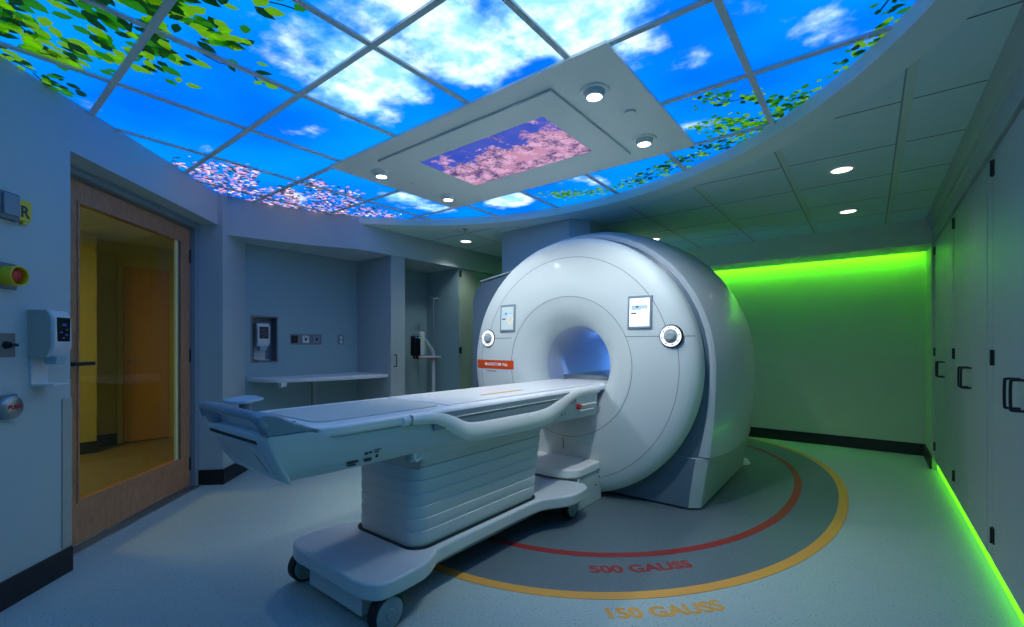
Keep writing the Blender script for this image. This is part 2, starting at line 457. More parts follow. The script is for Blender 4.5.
# anteroom behind the glass
struct('wall_anteroom_far', box(BM(), -7.3, -7.18, 1.05, 2.6, 0, 2.6), M['anteroom'])
w = BM(); box(w, -7.3, -6.8, -1.8, 1.14, 0, 2.6); struct('wall_anteroom_corner', w, M['anteroom'])
w = BM(); box(w, -7.18, -4.9, 2.1, 2.22, 0, 2.6); struct('wall_anteroom_side', w, M['anteroom'])
w = BM(); box(w, -7.18, -7.165, 1.1, 2.1, 0, .13); box(w, -6.8, -6.785, -1.8, 1.15, 0, .13); box(w, -7.18, -6.8, 1.14, 1.155, 0, .13); struct('baseboard_anteroom', w, M['base'])
w = BM(); prism(w, [(-8.2, -1.8), (-3.3, -1.8), (-3.3, .35), (-4.95, 2.0), (-4.95, 2.6), (-8.2, 2.6)], 2.45, 2.5); struct('ceiling_anteroom', w, M['fascia'])
d2 = struct('door_2', box(BM(), -7.175, -7.14, 1.44, 1.90, .01, 2.16), M['wood2'], bevel=.004)
bm = BM(); tube(bm, [(-7.14, 1.50, 1.0), (-7.10, 1.50, 1.0), (-7.10, 1.58, 1.0)], .009); obj('handle', bm, M['metal'], d2)
w = BM(); box(w, -7.18, -7.15, 1.385, 1.44, 0, 2.22); box(w, -7.18, -7.15, 1.90, 1.955, 0, 2.22); box(w, -7.18, -7.15, 1.44, 1.90, 2.16, 2.22)
struct('trim_5', w, M['anteroom'])
lamp = thing('added_ceiling_light', 'unseen square ceiling lamp added to light the yellow room behind the door glass', 'lamp', (-5.6, -.3, 2.43))  # lamp added out of sight to brighten the anteroom
obj('frame', box(BM(), -5.9, -5.3, -.6, 0, 2.435, 2.45), M['metal'], lamp)
obj('diffuser', box(BM(), -5.87, -5.33, -.57, -.03, 2.428, 2.436), mat('warm_lamp_glow', (255, 230, 150), .5, emit=24, ecol=(255, 244, 196)), lamp)

# ================================================================ SKY CEILING
def clip(poly, n, d):
    out = []
    for i in range(len(poly)):
        a, b = poly[i], poly[(i + 1) % len(poly)]
        da = a[0] * n[0] + a[1] * n[1] - d; db = b[0] * n[0] + b[1] * n[1] - d
        if da >= 0: out.append(a)
        if (da >= 0) != (db >= 0):
            t = da / (da - db); out.append((a[0] + (b[0] - a[0]) * t, a[1] + (b[1] - a[1]) * t))
    return out

def clip_round(poly):
    for i in range(48):
        a = 2 * PI * i / 48; n = (-math.cos(a), -math.sin(a))
        poly = clip(poly, n, n[0] * CX + n[1] * CY - (CR - .004))
        if len(poly) < 3: return []
    poly = clip(poly, (math.sqrt(.5), math.sqrt(.5)), D0 + .004)
    if len(poly) >= 3: poly = clip(poly, (1, 0), -4.40)
    return poly if len(poly) >= 3 else []

def area(p): return abs(sum(p[i][0] * p[(i + 1) % len(p)][1] - p[(i + 1) % len(p)][0] * p[i][1] for i in range(len(p)))) / 2

PX, PY, PP = -.448, 1.80, .6225
ORD = ['first', 'second', 'third', 'fourth', 'fifth', 'sixth', 'seventh', 'eighth', 'ninth', 'tenth']
panels = {}
for j in range(-6, 4):
    for i in range(-7, 3):
        x0, y0 = PX + i * PP, PY + j * PP
        poly = clip_round([(x0, y0), (x0 + PP, y0), (x0 + PP, y0 + PP), (x0, y0 + PP)])
        if poly and area(poly) > .004: panels[(i, j)] = poly

# prints on the film: leaves and blossom, in plan coordinates
prints = {}
def cell(x, y): return (math.floor((x - PX) / PP), math.floor((y - PY) / PP))
ZP = ZS - .0008
def leaf(x, y, L, W, a, mi, dz):
    c, s = math.cos(a), math.sin(a)
    pts = [(0, 0), (L * .3, W * .5), (L * .65, W * .45), (L, 0), (L * .65, -W * .4), (L * .3, -W * .5)]
    k = cell(x, y)
    if k in panels and (x - CX) ** 2 + (y - CY) ** 2 < (CR - .01) ** 2 and x + y > D0 * math.sqrt(2) + .02:
        prints.setdefault(k, []).append(([(x + p * c - q * s, y + p * s + q * c, ZP - dz) for p, q in pts], mi))
def twig(x0, y0, x1, y1, wd):
    n = max(2, int(math.hypot(x1 - x0, y1 - y0) / .06)); a = math.atan2(y1 - y0, x1 - x0)
    ox, oy = -math.sin(a) * wd, math.cos(a) * wd
    for i in range(n):
        t0, t1 = i / n, (i + 1) / n; b = .02 * math.sin(i * 1.7); b2 = .02 * math.sin((i + 1) * 1.7)
        ax, ay = x0 + (x1 - x0) * t0 + b * -math.sin(a), y0 + (y1 - y0) * t0 + b * math.cos(a)
        bx, by = x0 + (x1 - x0) * t1 + b2 * -math.sin(a), y0 + (y1 - y0) * t1 + b2 * math.cos(a)
        k = cell(ax, ay)
        if k in panels and (ax - CX) ** 2 + (ay - CY) ** 2 < (CR - .05) ** 2:
            prints.setdefault(k, []).append(([(ax - ox, ay - oy, ZP), (bx - ox, by - oy, ZP), (bx + ox, by + oy, ZP), (ax + ox, ay + oy, ZP)], 3))
rl = random.Random(5)
def spray(pts, n, spread, Lr, mats, a0=None):
    for (x0, y0), (x1, y1) in zip(pts, pts[1:]): twig(x0, y0, x1, y1, .004)
    for _ in range(n):
        i = rl.randrange(len(pts) - 1); t = rl.random()
        x = pts[i][0] + (pts[i + 1][0] - pts[i][0]) * t + rl.gauss(0, spread); y = pts[i][1] + (pts[i + 1][1] - pts[i][1]) * t + rl.gauss(0, spread)
        L = rl.uniform(*Lr); a = (a0 + rl.gauss(0, .6)) if a0 is not None else rl.uniform(0, 2 * PI)
        leaf(x, y, L, L * rl.uniform(.42, .7), a, rl.choice(mats), rl.choice((.0004, .0008, .0012)))
# big leaves by the door end
spray([(-2.55, -.05), (-2.70, .2), (-2.85, .38)], 150, .10, (.05, .11), [0, 0, 1, 1, 2, 2], 2.2)
spray([(-2.2, .2), (-2.35, .5), (-2.62, .62)], 120, .075, (.05, .10), [0, 1, 1, 2, 2], 1.9)
spray([(-2.0, .3), (-2.12, .55), (-2.16, .78)], 110, .075, (.05, .10), [0, 0, 1, 1, 2, 2], 1.4)
spray([(-2.35, .75), (-2.33, .95), (-2.38, 1.05)], 8, .03, (.05, .09), [1, 2, 0], 1.6)
spray([(-3.0, .12), (-3.15, .3), (-3.28, .42)], 80, .05, (.04, .08), [0, 1, 2], 2.2)
spray([(-1.85, .45), (-1.80, .7), (-1.76, .9)], 16, .04, (.05, .10), [0, 1, 2], 1.3)
spray([(-2.4, .0), (-2.1, .25), (-1.9, .3)], 130, .12, (.05, .11), [0, 1, 1, 2, 2], 1.8)
# green branches along the scanner side and cabinet side of the opening
spray([(-.28, 2.85), (-.45, 2.72), (-.62, 2.60), (-.68, 2.52)], 110, .05, (.025, .055), [0, 1, 1, 2])
spray([(-.50, 3.05), (-.62, 2.90), (-.76, 2.86)], 120, .06, (.025, .055), [0, 0, 1, 1])
spray([(-.42, 3.0), (-.62, 3.08), (-.9, 3.22), (-1.2, 3.34), (-1.5, 3.46)], 250, .06, (.03, .06), [1, 2, 2, 0])
spray([(-1.45, 3.50), (-1.8, 3.47), (-2.05, 3.42), (-2.15, 3.3)], 170, .05, (.025, .055), [0, 0, 1])
spray([(.12, 2.35), (.05, 2.48), (-.03, 2.60), (-.13, 2.72)], 90, .035, (.03, .06), [1, 2, 0])
spray([(.2, 2.1), (.12, 2.2), (.03, 2.28)], 30, .03, (.03, .06), [1, 2, 1])
spray([(-.2, 2.84), (-.33, 2.90), (-.45, 2.98)], 90, .04, (.025, .05), [2, 1, 0])
# pink blossom by the alcove
for path, n in [(p, int(q * 1.7)) for p, q in (([(-4.25, 1.6), (-4.0, 1.35), (-3.72, 1.22)], 120), ([(-4.3, 1.95), (-4.05, 1.6), (-3.75, 1.45), (-3.6, 1.4)], 170), ([(-4.28, 2.1), (-4.0, 1.95), (-3.85, 1.8)], 170),
                ([(-4.2, 2.3), (-3.9, 2.2), (-3.6, 2.0), (-3.5, 1.82)], 170), ([(-4.1, 2.5), (-3.8, 2.4), (-3.45, 2.15)], 110), ([(-3.98, 1.1), (-3.92, 1.0)], 30), ([(-3.95, 2.65), (-3.7, 2.6)], 50), ([(-4.36, 1.78), (-4.31, 2.05), (-4.2, 2.36), (-4.05, 2.62), (-3.75, 2.92)], 260), ([(-4.36, 1.6), (-4.2, 1.4), (-4.05, 1.25)], 90))]:
    spray(path, n, .06, (.02, .052), [4, 4, 5, 6, 7])

rows_seen = sorted({j for i, j in panels}, reverse=True)
def panel_label(i, j):
    row = [k for k, l in sorted(panels) if l == j]; ci = sorted(row, reverse=True).index(i); ri = rows_seen.index(j)
    kinds = {q for _, q in prints.get((i, j), [])}
    what = 'pink blossom' if kinds & {4, 5, 7} else 'green leaves' if len(prints.get((i, j), [])) > 6 else 'open sky'
    return f'backlit sky ceiling panel with {what}, {ORD[ri]} row from scanner, {ORD[ci]} from cabinet side'
for (i, j), poly in panels.items():
    bm = BM(); loft(bm, [[(x, y, ZS) for x, y in poly], [(x, y, ZS + .012) for x, y in poly]])
    o = obj('sky_panel', bm, M['sky'], smooth=0)
    tag(o, panel_label(i, j), 'ceiling panel', 'backlit sky panels in the round ceiling opening', 'thing')
    if (i, j) in prints:
        bm = BM()
        for pts, mi in prints[(i, j)]:
            f = bm.faces.new([bm.verts.new(p) for p in pts]); f.material_index = mi
        kinds = {q for _, q in prints[(i, j)]}
        p = obj('printed_blossoms' if kinds & {4, 5, 7} else 'printed_foliage', bm, [M['leafA'], M['leafB'], M['leafC'], M['twig'], M['petal'], M['petal2'], M['leafC'], M['petal3']], o, smooth=0)
        for f in p.data.polygons:
            pass

# grid bars between the panels
tn = 6
def chord(axis, c):
    r2 = (CR - .005) ** 2 - (c - (CX if axis == 'x' else CY)) ** 2
    if r2 <= 0.02: return None
    h = math.sqrt(r2); m = CY if axis == 'x' else CX
    lo, hi = m - h, m + h
    if axis == 'x':
        lo = max(lo, D0 * math.sqrt(2) - c + .01)
    else:
        lo = max(lo, D0 * math.sqrt(2) - c + .01, -4.40)
    return lo, hi
for i in range(-7, 3):
    c = PX + i * PP; ch = chord('x', c)
    if ch:
        struct(f'trim_{tn}', box(BM(), c - .014, c + .014, ch[0], ch[1], ZS - .012, ZS - .002), M['tbar'], smooth=0); tn += 1
for j in range(-6, 4):
    c = PY + j * PP; ch = chord('y', c)
    if ch:
        struct(f'trim_{tn}', box(BM(), ch[0], ch[1], c - .014, c + .014, ZS - .0128, ZS - .002), M['tbar'], smooth=0); tn += 1

# framed picture screen in the middle of the sky
fp = thing('picture_ceiling_frame', 'grey rectangular ceiling frame around the glowing blossom picture', 'ceiling frame', (-1.97, 2.385, 2.47))
def frame_bm(x0, x1, y0, y1, a0, a1, b0, b1, z0, z1):
    bm = BM(); box(bm, x0, a0, y0, y1, z0, z1); box(bm, a1, x1, y0, y1, z0, z1); box(bm, a0, a1, y0, b0, z0, z1); box(bm, a0, a1, b1, y1, z0, z1); return bm
def rect_frame(outer, inner, z0, z1, zi=None):
    """one welded picture-frame solid"""
    bm = BM(); zi = z0 if zi is None else zi
    def ring(r, z): return [(r[0], r[2], z), (r[1], r[2], z), (r[1], r[3], z), (r[0], r[3], z)]
    rings = [ring(inner, z1), ring(outer, z1), ring(outer, z0), ring(inner, zi)]
    R = [[bm.verts.new(p) for p in r] for r in rings]
    for k in range(4):
        a, b = R[k], R[(k + 1) % 4]
        for i in range(4): bm.faces.new((a[i], a[(i + 1) % 4], b[(i + 1) % 4], b[i]))
    return bm
obj('frame', rect_frame((-3.06, -.875, 1.765, 3.02), (-2.64, -1.28, 1.95, 2.82), 2.480, 2.496), M['framep'], fp, bevel=.002)
obj('mat_board', rect_frame((-2.675, -1.245, 1.905, 2.865), (-2.47, -1.43, 2.10, 2.68), 2.464, 2.479, 2.471), M['framep'], fp, bevel=.004)
obj('screen', box(BM(), -2.48, -1.42, 2.09, 2.69, 2.476, 2.484), M['blossom'], fp, smooth=0)
for x, side in ((-1.03, 'cabinet'), (-2.845, 'alcove')):
    bm = BM(); lathe(bm, [(0, -.012), (.026, -.012), (.030, -.008), (.030, .004), (0, .004)], (x, 2.366, 2.480), 'Z', 24)
    tag(obj('ceiling_sensor', bm, M['framep']), f'small round white sensor on the picture frame at its {side} end', 'sensor', 'round sensors on the picture frame')

# downlights
def downlight(x, y, z, label, group, r, drop, lens, spot, ang=120, sm=.04, tilt=None):
    t = thing('downlight', label, 'lamp', (x, y, z), 0, group)
    bm = BM(); lathe(bm, [(r, 0.004), (r, -.004), (r * .95, -.008), (r * .74, -.008), (r * .70, 0.002)], (x, y, z), 'Z', 32, close=True); obj('trim_ring', bm, M['framep'], t)
    bm = BM()
    if drop > .012:
        lathe(bm, [(r * .68, .004), (r * .66, -drop * .6), (r * .58, -drop), (r * .5, -drop * .96), (r * .5, -.001), (r * .6, .004)], (x, y, z), 'Z', 32, close=True); obj('housing', bm, M['framep'], t)
        bm = BM(); lathe(bm, [(0, -drop * 1.0), (r * .4, -drop * 1.0), (r * .5, -drop * .93), (r * .48, -drop * .7), (0, -drop * .7)], (x, y, z), 'Z', 32); obj('lens', bm, lens, t)
    else:
        lathe(bm, [(0, -.009), (r * .6, -.008), (r * .72, -.002), (r * .70, .004), (0, .004)], (x, y, z), 'Z', 32); obj('lens', bm, lens, t)
    L = bpy.data.lights.new('downlight_beam', 'SPOT'); L.energy = spot; L.spot_size = math.radians(ang); L.spot_blend = .7; L.shadow_soft_size = sm; L.color = (.93, 1.0, .98)
    lo = bpy.data.objects.new('downlight_beam', L); COL.objects.link(lo); lo.location = (x, y, z - drop - .03)
    if tilt: lo.rotation_euler = (Vector(tilt) - lo.location).to_track_quat('-Z', 'Y').to_euler()
    return t
FR = ((-1.088, 2.06, 'corner nearest the cabinets and camera'), (-1.10, 2.735, 'corner nearest the cabinets and scanner'), (-2.845, 2.06, 'corner nearest the door'), (-2.85, 2.745, 'corner nearest the alcove and scanner'))
for x, y, what in FR:
    downlight(x, y, 2.480, f'lit round downlight on the picture frame, {what}', 'downlights on the picture frame', .075, .035, M['lamp'], 47 if y < 2.4 else 13, 104 if y < 2.4 else 150, .05, (AX + (x - AX) * .45, 2.9, .80) if y < 2.4 else None)
for x, y, what, e in ((-.15, 3.93, 'tile ceiling, larger one right of the round opening'), (-.15, 5.19, 'tile ceiling close to the green cove'), (-1.96, 5.17, 'tile ceiling just above the scanner'), (-3.75, 3.90, 'tile ceiling beside the left wall')) and [
        (-.15, 3.93, 'tile ceiling nearest the cabinets, next to the round opening', 5), (-.15, 5.19, 'tile ceiling in front of the green cove', 5), (-1.96, 5.17, 'tile ceiling just above the scanner top', 5), (-3.75, 3.90, 'tile ceiling beside the left wall header', 14)]:
    downlight(x, y, ZC, f'flush round downlight in the {what}', 'flush downlights in the tile ceiling', .085, .004, M['lamp2'], e, 130, .05)
bm = BM(); lathe(bm, [(0, -.03), (.012, -.03), (.005, -.022), (.006, -.008), (.03, -.006), (.03, 0.002), (0, .002)], (-3.37, 3.49, ZC), 'Z', 16)
tag(obj('ceiling_sprinkler', bm, M['metal']), 'small sprinkler head on the tile ceiling beside the round opening', 'sprinkler')
bm = BM(); lathe(bm, [(0, -.006), (.05, -.006), (.055, 0.001), (0, .001)], (-.77, 5.11, ZC), 'Z', 24)
tag(obj('ceiling_cover_plate', bm, M['fascia']), 'flat round cover plate on the tile ceiling near the green wall', 'cover plate')

# ================================================================ GREEN LIGHT STRIPS
bm = BM(); box(bm, -4.0, .46, 6.503, 6.515, 2.225, 2.255)
tag(obj('led_strip', bm, M['led2']), 'green light strip hidden in the soffit slot above the rear wall', 'light strip')
bm = BM(); box(bm, .515, .53, -1.5, 5.94, .016, .066)
tag(obj('led_strip', bm, M['led']), 'green light strip at floor level under the grey cabinets', 'light strip')

# ================================================================ RIGHT CABINETS
w = BM(); prism(w, [(0.53, 0), (1.0, 0), (1.0, 1), (.53, 1)], 0, .01); w.free()
struct('baseboard_right_plinth', box(BM(), .535, .60, -1.7, 5.96, 0, .085), M['cab'])
v = BM()
prof = [(.435, ZC), (.455, 2.36), (.47, 2.345), (.472, 2.30), (.482, 2.295), (.482, 2.185), (.56, 2.185), (.56, ZC)]
loft(v, [[(x, -1.7, z) for x, z in prof], [(x, 5.97, z) for x, z in prof]])
struct('trim_40', v, M['cab'], bevel=.002)

def door_part(t, y0, y1, z0, z1, x, hinge, handle, side=-1, m=None, hz=.995):
    """a slab door in a plane x = const; side is the way it faces"""
    m = m or M['cab']
    bm = BM(); a, b = (x, x + .018) if side < 0 else (x - .018, x)
    box(bm, a, b, y0 + .002, y1 - .002, z0, z1)
    dr = obj('door', bm, m, t, bevel=.0015)
    if handle is not None:
        bm = BM(); xo = x + side * .046
        hh = .062
        tube(bm, smooth_path([(x, handle, hz - hh), (xo - side * .008, handle, hz - hh), (xo, handle, hz - hh + .012), (xo, handle, hz + hh - .012), (xo - side * .008, handle, hz + hh), (x, handle, hz + hh)], 5), .0055, 8)
        obj('handle', bm, M['darkmetal'], dr)
    if hinge is not None:
        for z in (.23, 1.136, 2.10):
            bm = BM(); box(bm, x + side * .006, x, hinge - .02, hinge + .02, z - .04, z + .04); cyl(bm, (x + side * .008, hinge, z - .04), (x + side * .008, hinge, z + .04), .007, None, 10)
            obj('hinge', bm, M['darkmetal'], dr)
    return dr
cabs = [(4.72, 5.96, [(5.27, 5.955, 5.925, 5.33), (4.755, 5.27, None, 5.21)], 'tall grey cabinet farthest along, touching the green wall return'),
        (3.38, 4.72, [(4.03, 4.70, 4.675, 4.08), (3.87, 4.03, None, 3.975), (3.50, 3.87, None, None)], 'tall grey cabinet standing second from the green wall'),
        (2.06, 3.38, [(2.76, 3.345, 3.335, 2.815), (2.56, 2.76, None, 2.71), (2.18, 2.56, None, None)], 'tall grey cabinet third from the green wall, nearest in view'),
        (.72, 2.06, [(1.4, 2.02, 2.0, 1.48), (.74, 1.4, None, None)], 'tall grey cabinet fourth from the green wall, beside the camera'),
        (-.6, .72, [(.1, .70, .68, .18), (-.58, .1, None, None)], 'tall grey cabinet fifth from the green wall, behind the camera')]
for y0, y1, doors, lab in cabs:
    t = thing('tall_cabinet', lab, 'cabinet', (.75, (y0 + y1) / 2, .085), 0, 'tall grey wall cabinets')
    bm = BM(); box(bm, .522, .998, y0 + .001, y1 - .001, .086, 2.184)
    obj('carcass', bm, M['cabseam'], t)
    for a, b, hg, hd in doors: door_part(t, a, b, .088, 2.18, .50, hg, hd)
    ds = sorted(doors)
    for a, b in ((y0, ds[0][0]), (ds[-1][1], y1)):
        if b - a > .012: obj('filler_panel', box(BM(), .502, .52, a + .003, b - .002, .088, 2.18), M['cab'], t, bevel=.001)

# ================================================================ LEFT ALCOVES
# narrow cabinet between the alcoves
t = thing('narrow_cabinet', 'narrow tall grey cabinet between shelf alcove and pump alcove', 'cabinet', (-4.36, 3.155, 0))
obj('carcass', box(BM(), XA + .004, XL - .02, 3.06, 3.25, 0, 2.168), M['cab'], t)
door_part(t, 3.06, 3.25, .01, 2.165, XL, None, 3.10, side=1, hz=1.03)
# green-lit tall cupboard
t = thing('tall_cupboard', 'tall cupboard in the left wall, catching green light beside scanner', 'cabinet', (-4.36, 4.76, 0))
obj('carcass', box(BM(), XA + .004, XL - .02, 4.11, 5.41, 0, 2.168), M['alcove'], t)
door_part(t, 4.115, 4.76, .01, 2.15, XL, 4.12, None, side=1, m=M['lamleft'])
door_part(t, 4.76, 5.41, .01, 2.15, XL, 4.79, None, side=1, m=M['lamleft'])
# shelf with a bowed front
t = thing('wall_shelf', 'white wall shelf with bowed front in left alcove', 'shelf', (-4.45, 2.45, .84))
front = [(p[0], p[1]) for p in smooth_path([(-4.60, 1.87, 0), (-4.33, 1.93, 0), (-4.16, 2.25, 0), (-4.09, 2.60, 0), (-4.085, 2.90, 0), (-4.10, 3.055, 0)], 6)]
bm = BM(); prism(bm, front + [(XA + .002, 3.055), (XA + .002, 1.86)], .852, .886); obj('shelf_board', bm, M['leaf_e'], t, bevel=.003)
bm = BM(); box(bm, -4.52, -4.48, 2.41, 2.45, 0, .852); obj('leg', bm, M['metal'], t, bevel=.003)
bm = BM(); box(bm, -4.33, -4.26, 1.99, 2.04, .81, .852); cyl(bm, (-4.26, 2.015, .82), (-4.255, 2.015, .82), .008, None, 10); obj('bracket', bm, M['leaf_e'], t, bevel=.003)
# recessed niche with a dispenser
t = thing('wall_niche', 'dark recessed niche box in the alcove back wall', 'niche', (XA, 2.02, 1.03))
Y0, Y1, Z0, Z1, XN = 1.90, 2.145, 1.035, 1.48, XA - .115
bm = BM()
for (a, b, c, e) in ((Y0 - .008, Y0 + .006, Z0 - .008, Z1 + .008), (Y1 - .006, Y1 + .008, Z0 - .008, Z1 + .008), (Y0, Y1, Z1 - .006, Z1 + .008), (Y0, Y1, Z0 - .008, Z0 + .006)): box(bm, XN, XA + .003, a, b, c, e)
obj('rim', bm, M['plate'], t)
obj('back_panel', box(BM(), XN - .01, XN, Y0, Y1, Z0, Z1), M['midgrey'], t)

def dispenser(label, org, rot, d, s, z, w=.104, dep=.116, tray=True):
    """wall soap dispenser; local x = out of wall, y = along wall"""
    t = thing('hand_sanitizer_dispenser', label, 'dispenser', org, rot)
    bm = BM()
    rr = [(d, s - w / 2, z + .14), (d, s + w / 2, z + .14)]
    side = [(d, z + .14), (d + dep * .78, z + .14), (d + dep, z + .19), (d + dep * .98, z + .33), (d + dep * .80, z + .37), (d, z + .37)]
    loft(bm, [[(x, s - w / 2, q) for x, q in side], [(x, s + w / 2, q) for x, q in side]])
    obj('body', bm, M['dispwhite'], t, bevel=.010, seg=3)
    bm = BM(); loft(bm, [[(x * .86 + d * .14, s - w / 2 - .002, q) for x, q in side], [(x * .86 + d * .14, s - w / 2 + .002, q) for x, q in side]]); obj('side_panel', bm, M['dispgrey'], t)
    bm = BM(); loft(bm, [[(d + dep * 1.0, s - w * .36, z + .215), (d + dep * 1.0, s + w * .36, z + .215), (d + dep * 1.02, s + w * .36, z + .335), (d + dep * 1.02, s - w * .36, z + .335)],
                         [(d + dep * .9, s - w * .36, z + .215), (d + dep * .9, s + w * .36, z + .215), (d + dep * .9, s + w * .36, z + .335), (d + dep * .9, s - w * .36, z + .335)]]); fpn = obj('front_panel', bm, M['blackgloss'], t, bevel=.003)
    bm = BM()
    for k, (py, pz, sz) in enumerate(((.0, .30, .012), (.015, .275, .006), (-.018, .262, .008), (.012, .25, .007), (-.005, .235, .006))):
        box(bm, d + dep * 1.005, d + dep * 1.03, s + py - sz, s + py + sz, z + pz - sz * .6, z + pz + sz * .6)
    obj('label_print', bm, M['blueprint'], fpn)
    bm = BM(); loft(bm, [[(d + .05, s - w * .34, z + .145), (d + dep * .96, s - w * .34, z + .145), (d + dep * .96, s + w * .34, z + .145), (d + .05, s + w * .34, z + .145)],
                         [(d + .05, s - w * .26, z + .105), (d + dep * .86, s - w * .26, z + .105), (d + dep * .86, s + w * .26, z + .105), (d + .05, s + w * .26, z + .105)]]); obj('nozzle', bm, M['ltblue'], t, bevel=.004)
    bm = BM(); box(bm, d, d + .01, s - w * .44, s + w * .44, z + .01, z + .14); obj('back_plate', bm, M['dispwhite'], t, bevel=.002)
    if tray:
        bm = BM(); loft(bm, [[(d, s - w * .44, z), (d + dep * .9, s - w * .44, z + .004), (d + dep * .9, s + w * .44, z + .004), (d, s + w * .44, z)],
                             [(d, s - w * .44, z + .012), (d + dep * .9, s - w * .44, z + .010), (d + dep * .9, s + w * .44, z + .010), (d, s + w * .44, z + .012)]]); obj('drip_tray', bm, M['dispwhite'], t)
    return t
dispenser('white hand sanitizer dispenser inside the alcove niche', (XN, 2.02, 1.045), 0, XN, 2.02, 1.045, .12, .11)
dispenser('grey and white hand sanitizer dispenser beside the wooden door', (D0, 2.50, 1.0), R45, D0, 2.50, 1.0)
# outlet plates
t = thing('outlet_plate', 'long steel outlet plate with three sockets on alcove wall', 'outlet', (XA, 2.443, 1.205))
obj('plate', box(BM(), XA, XA + .006, 2.272, 2.614, 1.206, 1.314), M['plate'], t, bevel=.002)
for k, (y, mm) in enumerate(((2.315, 'black'), (2.435, 'dispwhite'), (2.555, 'midgrey'))):
    bm = BM(); box(bm, XA + .006, XA + .010, y - .035, y + .035, 1.222, 1.298); sk = obj('socket', bm, M[mm], t, bevel=.002)
    bm = BM(); cyl(bm, (XA + .009, y, 1.26), (XA + .0125, y, 1.26), .014, None, 14); box(bm, XA + .009, XA + .0115, y - .018, y - .012, 1.275, 1.29); box(bm, XA + .009, XA + .0115, y + .012, y + .018, 1.275, 1.29)
    obj('socket_hole', bm, M['darkmetal'], sk)
t = thing('light_switch', 'small steel light switch right of the long outlet plate', 'switch', (XA, 2.842, 1.205))
obj('plate', box(BM(), XA, XA + .006, 2.807, 2.877, 1.207, 1.312), M['plate'], t, bevel=.002)
for z in (1.235, 1.282): obj('rocker', box(BM(), XA + .006, XA + .012, 2.825, 2.859, z - .018, z + .018), M['dispwhite'], t, bevel=.003)

# infusion pump on its pole in the second alcove
PXX, PYY = -4.36, 3.94
t = thing('infusion_pump_stand', 'medical pump on a pole stand inside the narrow alcove', 'medical pump', (PXX, PYY, 0))
bm = BM()
for k in range(5):
    a = 2 * PI * k / 5 + .3; tube(bm, [(PXX, PYY, .09), (PXX + .1 * math.cos(a), PYY + .1 * math.sin(a), .075), (PXX + .15 * math.cos(a), PYY + .14 * math.sin(a) * .7, .05)], .013, 8)
    cyl(bm, (PXX + .15 * math.cos(a) - .01, PYY + .14 * math.sin(a) * .7, .025), (PXX + .15 * math.cos(a) + .01, PYY + .14 * math.sin(a) * .7, .025), .025, None, 12)
obj('base', bm, M['midgrey'], t)
bm = BM(); tube(bm, smooth_path([(PXX, PYY - .04, .08), (PXX, PYY - .035, .5), (PXX, PYY, .62), (PXX, PYY, .95), (PXX, PYY, 1.06)], 5), .022, 12); obj('lower_pole', bm, M['grey'], t)
bm = BM(); cyl(bm, (PXX, PYY, 1.05), (PXX, PYY, 1.80), .009, None, 10)
for a in (0.4, PI + .2): tube(bm, smooth_path([(PXX, PYY, 1.79), (PXX + .02, PYY + .05 * math.cos(a), 1.80), (PXX + .03, PYY + .09 * math.cos(a), 1.80), (PXX + .03, PYY + .10 * math.cos(a), 1.82)], 4), .004, 6)
obj('hook_pole', bm, M['metal'], t)
bm = BM(); box(bm, PXX - .05, PXX + .05, 3.66, 4.03, 1.035, 1.062); obj('shelf_arm', bm, M['grey'], t, bevel=.008)
bm = BM(); box(bm, PXX - .03, PXX + .045, 3.66, 3.98, 1.028, 1.034); obj('shelf_edge', bm, M['red'], t)
bm = BM(); tube(bm, smooth_path([(PXX, 3.74, 1.27), (PXX, 3.80, 1.26), (PXX, 3.87, 1.19), (PXX, 3.93, 1.12), (PXX, 3.945, 1.06)], 5), .020, 10); obj('support_arm', bm, M['grey'], t)
bm = BM(); box(bm, PXX - .07, PXX + .07, 3.66, 3.74, 1.07, 1.36); pb = obj('pump_housing', bm, M['grey'], t, bevel=.012, seg=3)
bm = BM(); box(bm, PXX + .0, PXX + .085, 3.57, 3.66, 1.07, 1.31); obj('pump_face', bm, M['blackgloss'], t, bevel=.006)
obj('blue_lamp', box(BM(), PXX + .085, PXX + .088, 3.578, 3.60, 1.285, 1.298), M['ledblue'], t); obj('green_lamp', box(BM(), PXX + .085, PXX + .088, 3.622, 3.648, 1.285, 1.298), M['ledgreen'], t)
for y in (3.60, 3.64, 3.70): obj('hook', tube(BM(), [(PXX, y, 1.36), (PXX, y, 1.41), (PXX + .02, y + .01, 1.43)], .004, 6), M['metal'], t)
for y in (3.60, 3.65): obj('foot', cyl(BM(), (PXX + .03, y, 1.035), (PXX + .03, y, 1.07), .014, None, 12), M['black'], t)
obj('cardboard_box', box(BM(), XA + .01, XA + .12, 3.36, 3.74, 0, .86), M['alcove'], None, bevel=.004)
tag(bpy.data.objects['cardboard_box'], 'pale upright carton standing behind the pump in alcove', 'box')

# ================================================================ ITEMS ON THE DOOR WALL
t = thing('wall_alarm_box', 'steel alarm box with grey cover high on the door wall', 'alarm box', (D0, 2.33, 1.77), R45)
bm = BM(); box(bm, D0, D0 + .03, 2.28, 2.375, 1.77, 1.895); obj('box', bm, M['plate'], t, bevel=.004)
bm = BM(); box(bm, D0 + .03, D0 + .04, 2.29, 2.365, 1.79, 1.885); obj('cover', bm, M['midgrey'], t, bevel=.003)
t = thing('yellow_sign', 'small yellow sign with dark letter R beside steel alarm box', 'sign', (D0, 2.405, 1.77), R45)
obj('sign_plate', box(BM(), D0 + .016, D0 + .021, 2.372, 2.442, 1.785, 1.88), M['yellow'], t, bevel=.001)
bm = text_bm('R', .075, .0006, weight=.002); xf(bm, frame_mat((D0 + .0215, 2.408, 1.802), (0, 1, 0), (0, 0, 1), (1, 0, 0))); obj('sign_letter', bm, M['darkletter'], t, smooth=0)
